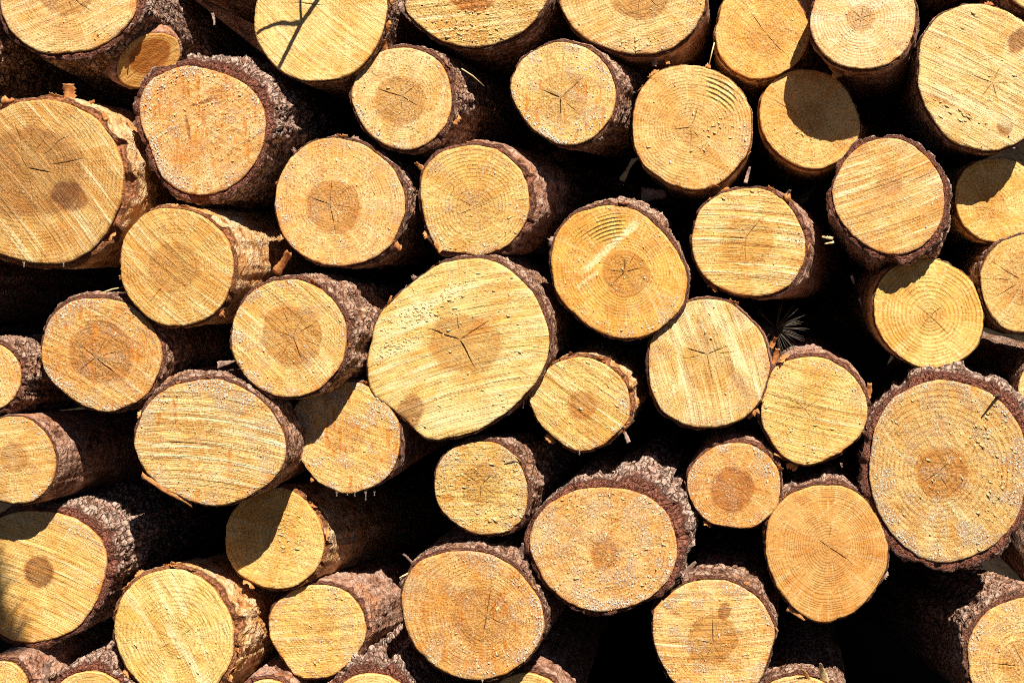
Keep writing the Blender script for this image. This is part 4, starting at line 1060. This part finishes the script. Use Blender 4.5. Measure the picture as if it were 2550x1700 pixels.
# ------------------------------------------------------------------ the sawn branch stub of the top left log
def branch_stub(L):
    c = at_depth(341, 139, 0.02)
    n = np.array([0.30, -0.80, -0.42]); n /= np.linalg.norm(n)            # faces forward and down
    major = np.array([0.80, 0.0, 0.60])                                     # long axis of the oval cut
    major -= n * (major @ n); major /= np.linalg.norm(major)
    minor = np.cross(n, major)
    a0, b0 = 80 * PXM, 56 * PXM
    seg, K = 90, 20
    th = np.linspace(0, 2 * math.pi, seg, endpoint=False)
    rr = 1 + 0.05 * fbm(np.cos(th) * 1.5, np.sin(th) * 1.5, 2, 555, 2)
    o = L['C0']
    V = [c - o]
    T = np.linspace(0, 1, K + 1)[1:]
    for t in T:
        V += list((c - o) + t * (major * (a0 * rr * np.cos(th))[:, None] + minor * (b0 * rr * np.sin(th))[:, None]) + n * (0.0006 * fbm(np.cos(th) * t * 9, np.sin(th) * t * 9, 1, 556, 2))[:, None])
    for s_ in (0.004, 0.02):
        V += list((c - o) + 0.985 * (major * (a0 * rr * np.cos(th))[:, None] + minor * (b0 * rr * np.sin(th))[:, None]) - n * s_)
    idx = 1 + np.arange((K + 2) * seg).reshape(K + 2, seg); nx = np.roll(idx, -1, 1)
    quads = np.stack([idx[:-1], idx[1:], nx[1:], nx[:-1]], -1).reshape(-1, 4)
    tris = np.stack([np.zeros(seg, int), idx[0], nx[0]], -1)
    # bark sleeve running back into the trunk
    rows = 36
    SV = []
    inward = np.array([-0.50, 0.75, 0.42]); inward /= np.linalg.norm(inward)
    zs = np.linspace(0, 0.30, rows)
    H = []
    for i, z in enumerate(zs):
        h = 0.5 * fbm(np.cos(th) * 5, np.sin(th) * 5, z * 40, 557, 3) + 0.5 * fbm(np.cos(th) * 12, np.sin(th) * 12, z * 90, 558, 2)
        thick = 0.003 + 0.005 * (1 - math.exp(-z / 0.012))
        k = 1 + 0.25 * sstep(0.02, 0.25, z)
        ra, rb = (a0 * rr + thick + 0.004 * h) * k, (b0 * rr + thick + 0.004 * h) * (1 + 0.5 * sstep(0.02, 0.25, z))
        SV += list((c - o) - n * 0.002 + inward * z + major * (ra * np.cos(th))[:, None] + minor * (rb * np.sin(th))[:, None])
        H.append(0.5 + 0.5 * h)
    SV = list((c - o) - n * 0.002 + 0.99 * (major * (a0 * rr * np.cos(th))[:, None] + minor * (b0 * rr * np.sin(th))[:, None])) + SV
    H = np.array([np.full(seg, 0.5)] + H)
    rows += 1
    ii = np.arange(rows * seg).reshape(rows, seg); nn = np.roll(ii, -1, 1)
    q = np.stack([ii[:-1], ii[1:], nn[1:], nn[:-1]], -1).reshape(-1, 4)
    stub = new_mesh('branch_stub', SV, q, BARK['red'], L['root'])
    zz = np.repeat(np.concatenate([[0], zs])[:, None], seg, 1)
    vec_attr(stub, 'uvw', (np.cos(th)[None] * a0 + 0 * zz).ravel(), (np.sin(th)[None] * b0 + 0 * zz).ravel(), (zz * 0.45 + 77).ravel())
    cutr = np.zeros_like(zz); cutr[0] = 1
    vec_attr(stub, 'fields', H.ravel(), cutr.ravel(), np.full(H.size, 0.4))
    f = new_mesh('cut_face', V, [tris, quads], MAT_GRAIN, stub)
    t_ = np.concatenate([[0], np.repeat(T, seg), np.ones(2 * seg)])
    ct, st = np.concatenate([[0], np.tile(np.cos(th), K + 2)]), np.concatenate([[0], np.tile(np.sin(th), K + 2)])
    N = len(V)
    u, v = t_ * ct * a0, t_ * st * b0
    side = np.zeros(N); side[1 + K * seg:] = 1
    vec_attr(f, 'uvw', u, v, np.full(N, 71.0))
    vec_attr(f, 'saw', v, u * 0.04, np.full(N, 71.0))
    vec_attr(f, 'ray', ct * 0.05, st * 0.05, t_ * 0.004 + 71)
    # heart sits low on the right of the oval
    hd = np.hypot((u - 0.10 * a0) / (0.66 * a0), (v - 0.12 * b0) / (0.66 * b0)) + 0.06 * fbm(u * 60, v * 60, 3, 559, 2)
    vec_attr(f, 'fields', t_ * 0.05, (1 - sstep(0.93, 1.05, hd)) * 0.95, np.zeros(N))
    vec_attr(f, 'marks', np.zeros(N), np.full(N, 0.18), side)
    vec_attr(f, 'paramA', np.full(N, 240.0), np.full(N, 0.4), np.full(N, 0.3))
    vec_attr(f, 'paramB', np.full(N, 0.4), np.full(N, 0.3), np.zeros(N))
    vec_attr(f, 'ripple', np.zeros(N), np.zeros(N))
    vec_attr(f, 'tint', np.full(N, 1.0), np.full(N, 0.88), np.full(N, 0.62))
    vec_attr(f, 'heart_col', np.full(N, 0.40), np.full(N, 0.17), np.full(N, 0.03))
branch_stub(LOGS['stub'])

# ------------------------------------------------------------------ scraps of bark that stand out
def strip(L, name, p0, p1, depth0, depth1, w0, w1, bend, mat, parent=True, wob=0.0, seed=1):
    """a thin tapering, slightly cupped strip between two points"""
    r = random.Random(seed)
    a, b = at_depth(*p0, depth0), at_depth(*p1, depth1)
    o = L['C0'] if L else a
    d = b - a
    side = np.cross(d, [0.2, 1, 0.1]); side /= np.linalg.norm(side)
    nn = np.cross(side, d); nn /= np.linalg.norm(nn)
    n1, n2 = 12, 6
    V = []
    for i in range(n1):
        t = i / (n1 - 1)
        q = a + d * t + nn * bend * PXM * math.sin(math.pi * t) + side * wob * PXM * math.sin(4 * t + seed)
        w = (w0 * (1 - t) + w1 * t) * PXM * r.uniform(0.68, 1.2)
        for k in range(n2):
            s_ = (k / (n2 - 1) - 0.5) * 2
            V.append(q + side * s_ * w * 0.5 + nn * (s_ * s_) * w * 0.12 + nn * r.uniform(-1, 1) * 0.0007 + d * r.uniform(-1, 1) * 0.03 - o)
    V = np.array(V)
    V2 = np.concatenate([V, V + nn * 0.0006])
    idx = np.arange(n1 * n2).reshape(n1, n2)
    q1 = np.stack([idx[:-1, :-1], idx[:-1, 1:], idx[1:, 1:], idx[1:, :-1]], -1).reshape(-1, 4)
    m = n1 * n2
    loop = list(idx[0]) + list(idx[1:, -1]) + list(idx[-1, -2::-1]) + list(idx[-2:0:-1, 0])
    q3 = np.array([[loop[i], loop[(i + 1) % len(loop)], loop[(i + 1) % len(loop)] + m, loop[i] + m] for i in range(len(loop))])
    ob = new_mesh(name, V2, [q1[:, ::-1], q1 + m, q3], mat, L['root'] if L else None, smooth=False)
    if not L:
        ob.location = tuple(o)
    return ob

strip(LOGS['bigleft'], 'bark_flake', (156, 236), (155, 192), 0.0, -0.005, 34, 30, 5, MAT_FLAKE, seed=3)
strip(LOGS['bigleft'], 'bark_flake', (186, 242), (216, 232), 0.0, -0.01, 12, 7, 6, MAT_FLAKE, seed=4)
strip(LOGS['bigleft'], 'bark_flake', (0, 244), (32, 240), 0.0, -0.01, 12, 7, -6, MAT_FLAKE, seed=5)
strip(LOGS['topd'], 'bark_flake', (1508, 118), (1502, 152), 0.03, 0.03, 10, 14, 3, MAT_FLAKE2, seed=6)
strip(LOGS['topd'], 'bark_flake', (1528, 112), (1534, 148), 0.03, 0.025, 18, 10, 4, MAT_FLAKE, seed=7)
strip(LOGS['paleround'], 'bark_flake', (1912, 140), (1928, 178), 0.0, 0.01, 22, 26, 5, MAT_FLAKE, seed=8)
strip(LOGS['sawlines'], 'bark_flake', (1800, 462), (1815, 436), 0.02, 0.01, 16, 6, 3, MAT_FLAKE2, seed=9)
strip(LOGS['ovalrings'], 'bark_flake', (972, 390), (954, 374), 0.02, 0.01, 14, 8, 3, MAT_FLAKE, seed=10)
strip(LOGS['ovalrings'], 'bark_flake', (1000, 556), (1012, 578), 0.0, -0.01, 16, 14, 3, MAT_FLAKE, seed=11)
strip(LOGS['darkheart'], 'bark_flake', (900, 556), (920, 572), 0.02, 0.0, 18, 12, 3, MAT_FLAKE, seed=12)
strip(LOGS['smallheart'], 'bark_flake', (1428, 980), (1444, 1016), 0.01, -0.005, 9, 12, 3, MAT_FLAKE2, seed=13)
strip(LOGS['greengold'], 'bark_flake', (1990, 930), (1998, 880), 0.03, 0.02, 18, 12, 5, MAT_FLAKE, seed=14)
strip(LOGS['streaks'], 'bark_flake', (1770, 800), (1782, 775), 0.03, 0.02, 12, 10, 4, MAT_FLAKE, seed=15)
strip(LOGS['streaks'], 'bark_flake', (1776, 838), (1786, 800), 0.04, 0.03, 12, 14, 4, MAT_FLAKE, seed=16)
strip(LOGS['streaks'], 'bark_flake', (1716, 958), (1740, 944), 0.01, 0.0, 14, 7, 4, MAT_FLAKE, seed=17)
strip(LOGS['finerings'], 'bark_flake', (1808, 1396), (1848, 1424), 0.015, 0.0, 16, 5, 4, MAT_FLAKE, seed=18)
strip(LOGS['ripple'], 'bark_flake', (1712, 420), (1722, 384), 0.03, 0.03, 10, 6, 3, MAT_FLAKE2, seed=19)
strip(LOGS['bot_a'], 'bark_flake', (100, 1568), (108, 1520), 0.03, 0.02, 24, 14, 4, MAT_FLAKE2, seed=20)
strip(LOGS['bot_f'], 'bark_flake', (1896, 1572), (1884, 1522), 0.03, 0.0, 26, 5, 3, MAT_CRUMB, seed=21)
strip(LOGS['bot_f'], 'bark_flake', (1864, 1570), (1842, 1536), 0.03, 0.01, 14, 6, 3, MAT_FLAKE, seed=22)
strip(LOGS['split'], 'bark_flake', (326, 1092), (440, 1160), -0.05, -0.05, 13, 9, -3, MAT_FLAKE, seed=23)
tag(strip(None, 'bark_curl', (1474, 448), (1530, 446), 0.16, 0.16, 36, 18, -10, MAT_FLAKE2, seed=24), 'curled scrap of bark lying in the dark gap above the deep golden log', 'bark scrap')
strip(LOGS['peeling'], 'bark_flake', (632, 628), (664, 578), 0.06, 0.03, 26, 16, 4, MAT_FLAKE, seed=25)

strip(LOGS['greybark'], 'splinter', (826, 712), (850, 716), 0.0, -0.01, 8, 2, 2, MAT_CRUMB, seed=31)
strip(LOGS['redring'], 'splinter', (1914, 548), (1888, 544), 0.02, 0.01, 10, 3, 2, MAT_CRUMB, seed=32)  # pale strip in place of a sun fleck on the bark behind
strip(LOGS['redring'], 'splinter', (1916, 556), (1894, 560), 0.02, 0.01, 6, 2, 2, MAT_CRUMB, seed=33)  # second pale strip, stands in for the same sun fleck
strip(LOGS['biggest'], 'splinter', (1180, 938), (1166, 954), 0.01, 0.0, 5, 2, 2, MAT_CRUMB, seed=34)
strip(LOGS['biggest'], 'splinter', (1204, 914), (1201, 936), 0.02, 0.01, 4, 2, 2, MAT_CRUMB, seed=35)
strip(LOGS['shaggy'], 'bark_flake', (1560, 1330), (1598, 1290), 0.03, 0.02, 16, 8, 4, MAT_FLAKE2, seed=36)
strip(LOGS['bottomheart'], 'bark_flake', (952, 1300), (926, 1272), 0.02, 0.01, 10, 6, 3, MAT_FLAKE2, seed=37)
strip(LOGS['bottomheart'], 'splinter', (946, 1312), (918, 1326), 0.02, 0.0, 5, 2, 2, MAT_CRUMB, seed=38)
strip(LOGS['bottomheart'], 'bark_flake', (1190, 1296), (1206, 1248), 0.02, 0.01, 14, 20, 4, MAT_FLAKE2, seed=39)
strip(LOGS['finerings'], 'bark_flake', (1795, 1142), (1822, 1106), 0.02, 0.01, 12, 8, 3, MAT_FLAKE2, seed=40)
strip(LOGS['split'], 'splinter', (500, 838), (548, 828), 0.02, 0.06, 18, 4, 4, MAT_FLAKE2, seed=41)
strip(LOGS['ridged'], 'bark_flake', (884, 118), (880, 92), 0.02, 0.01, 18, 12, 3, MAT_FLAKE, seed=42)
for (p0, p1, dep, w, lab, sd_) in [((487, 30), (492, 58), 0.05, 9, 'pale strip imitating a sun fleck in the black gap left of the twig-shadowed log', 51),
                                   ((1956, 632), (1962, 652), 0.08, 8, 'upper of two strips imitating sun flecks in the gap beside the bright yellow log', 52),
                                   ((1974, 684), (1978, 700), 0.08, 6, 'lower of two strips imitating sun flecks in the gap beside the bright yellow log', 53)]:
    tag(strip(None, 'sun_fleck_strip', p0, p1, dep, dep, w, w * 0.5, 3, MAT_FLAKE2, seed=sd_), lab, 'bark scrap')  # pale strips standing in for sun flecks on bark deeper in the pile

# thin straws
STRAWS = [((1060, 158), (1112, 198), -0.02, 0.0, 'pale straw lying on the bark beside the log with the dark cracked heart'),
          ((1166, 1038), (1200, 1062), -0.01, 0.01, 'pale straw on the bark of the small crumbly log'),
          ((224, 676), (292, 658), 0.01, 0.03, 'thin straw lying on top of the amber log'),
          ((1641, 98), (1628, 152), 0.05, 0.06, 'thin straw crossing the dark gap just left of the small golden top log')]
for i, (p0, p1, d0, d1, lab) in enumerate(STRAWS):
    a, b = at_depth(*p0, d0), at_depth(*p1, d1)
    v, f = tube([a - a, (b - a) * 0.5 + np.array([0, -0.002, 0.002]), b - a], [0.0011, 0.0012, 0.0007], 6)
    o = new_mesh('straw', v, f, MAT_STRAW)
    o.location = tuple(a)
    tag(o, lab, 'straw', 'loose straws on the logs')

# resin drops hanging from the lower rims
def drip(L, px, py, y, ln, mat=MAT_CLEAR):
    a = at_depth(px, py, y) - L['C0']
    n = 7
    pts = [a + np.array([0, 0, -ln * PXM * t]) for t in np.linspace(0, 1, n)]
    rad = [0.0020 * (1 - t) ** 2 + 0.0005 + 0.0013 * math.exp(-((t - 0.88) / 0.12) ** 2) for t in np.linspace(0, 1, n)]
    rad[-1] = 0.0006
    v, f = tube(pts, rad, 8)
    new_mesh('resin_drip', v, f, mat, L['root'])
for px, ln in ((773, 12), (798, 10), (815, 12), (840, 22), (860, 10)):
    drip(LOGS['drips'], px, 1128, 0.014, ln)
for px, ln in ((55, 12), (146, 12)):
    drip(LOGS['bigleft'], px, 601, -0.03, ln)
drip(LOGS['smallheart'], 1331, 1030, -0.006, 14)
drip(LOGS['bottomheart'], 1108, 1558, -0.016, 16)

# the tuft of dry pine needles in the gap
def needle_tuft():
    c = at_depth(1782, 756, 0.12)
    r = random.Random(77)
    parts = []
    for k in range(64):
        d = np.array([r.gauss(0.25, 0.75), r.uniform(-0.6, 0.3), r.gauss(0.05, 0.7)])
        d /= np.linalg.norm(d)
        ln = r.uniform(0.035, 0.062)
        droop = np.array([0, 0, -r.uniform(0.0, 0.012)])
        pts = [d * ln * t + droop * t * t for t in np.linspace(0, 1, 5)]
        parts.append(tube(pts, [0.0008, 0.0008, 0.0007, 0.0006, 0.0003], 5))
    v, f = merge(parts)
    o = new_mesh('needle_tuft', v, f, MAT_NEEDLE)
    o.location = tuple(c)
    tag(o, 'dark tuft of dry pine needles poking into the gap under the level-sawn log', 'pine needles')
    tw, fw = tube([np.array([0, 0, 0]), np.array([-0.02, 0.05, -0.015]), np.array([-0.03, 0.16, -0.03])], [0.003, 0.004, 0.004], 8)
    new_mesh('twig', tw, fw, MAT_TWIG, o)
needle_tuft()

# the forked twig that stands in front of the pile, above the picture, and throws its shadow on the pale log
def twig_above():
    s = np.array(SUN)
    L = LOGS['shadow']
    off = s * 0.26
    def lift(px, py, k=1.0):
        return L['on_plane'](np.array([float(px)]), np.array([float(py)]))[0] + L['C0'] + off * k
    root = lift(790, -120) + np.array([0.03, 0.10, 0.03])
    o = empty('dead_twig', tuple(root))
    tag(o, 'forked dead twig hanging just above the picture, its shadow on the pale log', 'twig')
    def piece(pts, r0, r1, name):
        pts = [p - root for p in pts]
        v, f = tube(pts, list(np.linspace(r0, r1, len(pts))), 8)
        new_mesh(name, v, f, MAT_TWIG, o)
    piece([root + np.array([0.02, 0.30, -0.03]), root + np.array([0.01, 0.14, 0.0]), root, lift(752, -40), lift(728, 2), lift(708, 32), lift(692, 54), lift(672, 92), lift(655, 126), lift(640, 156), lift(632, 172)], 0.0046, 0.0030, 'stem')
    piece([lift(692, 54), lift(672, 55), lift(645, 53), lift(628, 56), lift(606, 66), lift(590, 77)], 0.0034, 0.0022, 'side_shoot')
    piece([lift(692, 52), lift(690, 22), lift(689, -30)], 0.0023, 0.0018, 'side_shoot')
twig_above()

# short broken twig on the rim of the big log at the right
a = at_depth(2292, 912, -0.012); o_ = LOGS['bigright']['C0']
v, f = tube([a - o_, a - o_ + np.array([-0.006, -0.022, 0.004]), a - o_ + np.array([-0.022, -0.048, 0.004])], [0.0034, 0.0028, 0.0012], 7)
new_mesh('twig_stump', v, f, MAT_TWIG, LOGS['bigright']['root'])

# a needled pine twig hanging in front of the pile, left of and above the picture: its soft shadow lies on the log at the lower left
def sprig():
    sv = np.array(SUN)
    L = LOGS['furry']
    r = random.Random(5)
    def lift(px, py):
        return L['on_plane'](np.array([float(px)]), np.array([float(py)]))[0] + L['C0'] + sv * 1.48
    pts = [lift(-150, 1120), lift(-60, 1230), lift(-30, 1330), lift(-10, 1420), lift(30, 1500)]
    base = np.array([-1.9, -1.3, GZ])
    o = empty('pine_tree', tuple(base))
    tag(o, 'young pine outside the picture whose branch throws the soft shadow at the lower left', 'tree')
    v, f = tube([np.array([0, 0, -0.05]), np.array([0.02, 0.0, 0.7]), np.array([0.0, 0.03, 1.5]), np.array([0.03, 0.02, 2.4])], [0.045, 0.038, 0.026, 0.010], 12)
    new_mesh('trunk', v, f, MAT_TWIG, o)
    join = np.array([0.015, 0.01, 1.15])
    v, f = tube([join, (join + pts[0] - base) * 0.5 + np.array([0, 0, 0.05])] + [p - base for p in pts], [0.014, 0.010, 0.006, 0.005, 0.004, 0.003, 0.002], 8)
    new_mesh('branch', v, f, MAT_TWIG, o)
    parts = []
    for k in range(720):
        t = r.uniform(0.8, 3.99); i = int(t)
        p = pts[i] * (1 - (t - i)) + pts[i + 1] * (t - i) - base
        d = np.array([r.gauss(0, 0.7), r.gauss(0, 0.7), r.gauss(-0.3, 0.7)]); d /= np.linalg.norm(d)
        ln = r.uniform(0.03, 0.06)
        parts.append(tube([p, p + d * ln * 0.5, p + d * ln], [0.0013, 0.0013, 0.0005], 4))
    v, f = merge(parts)
    tag(new_mesh('needles', v, f, MAT_NEEDLE, o), None, None, kind='stuff')
sprig()
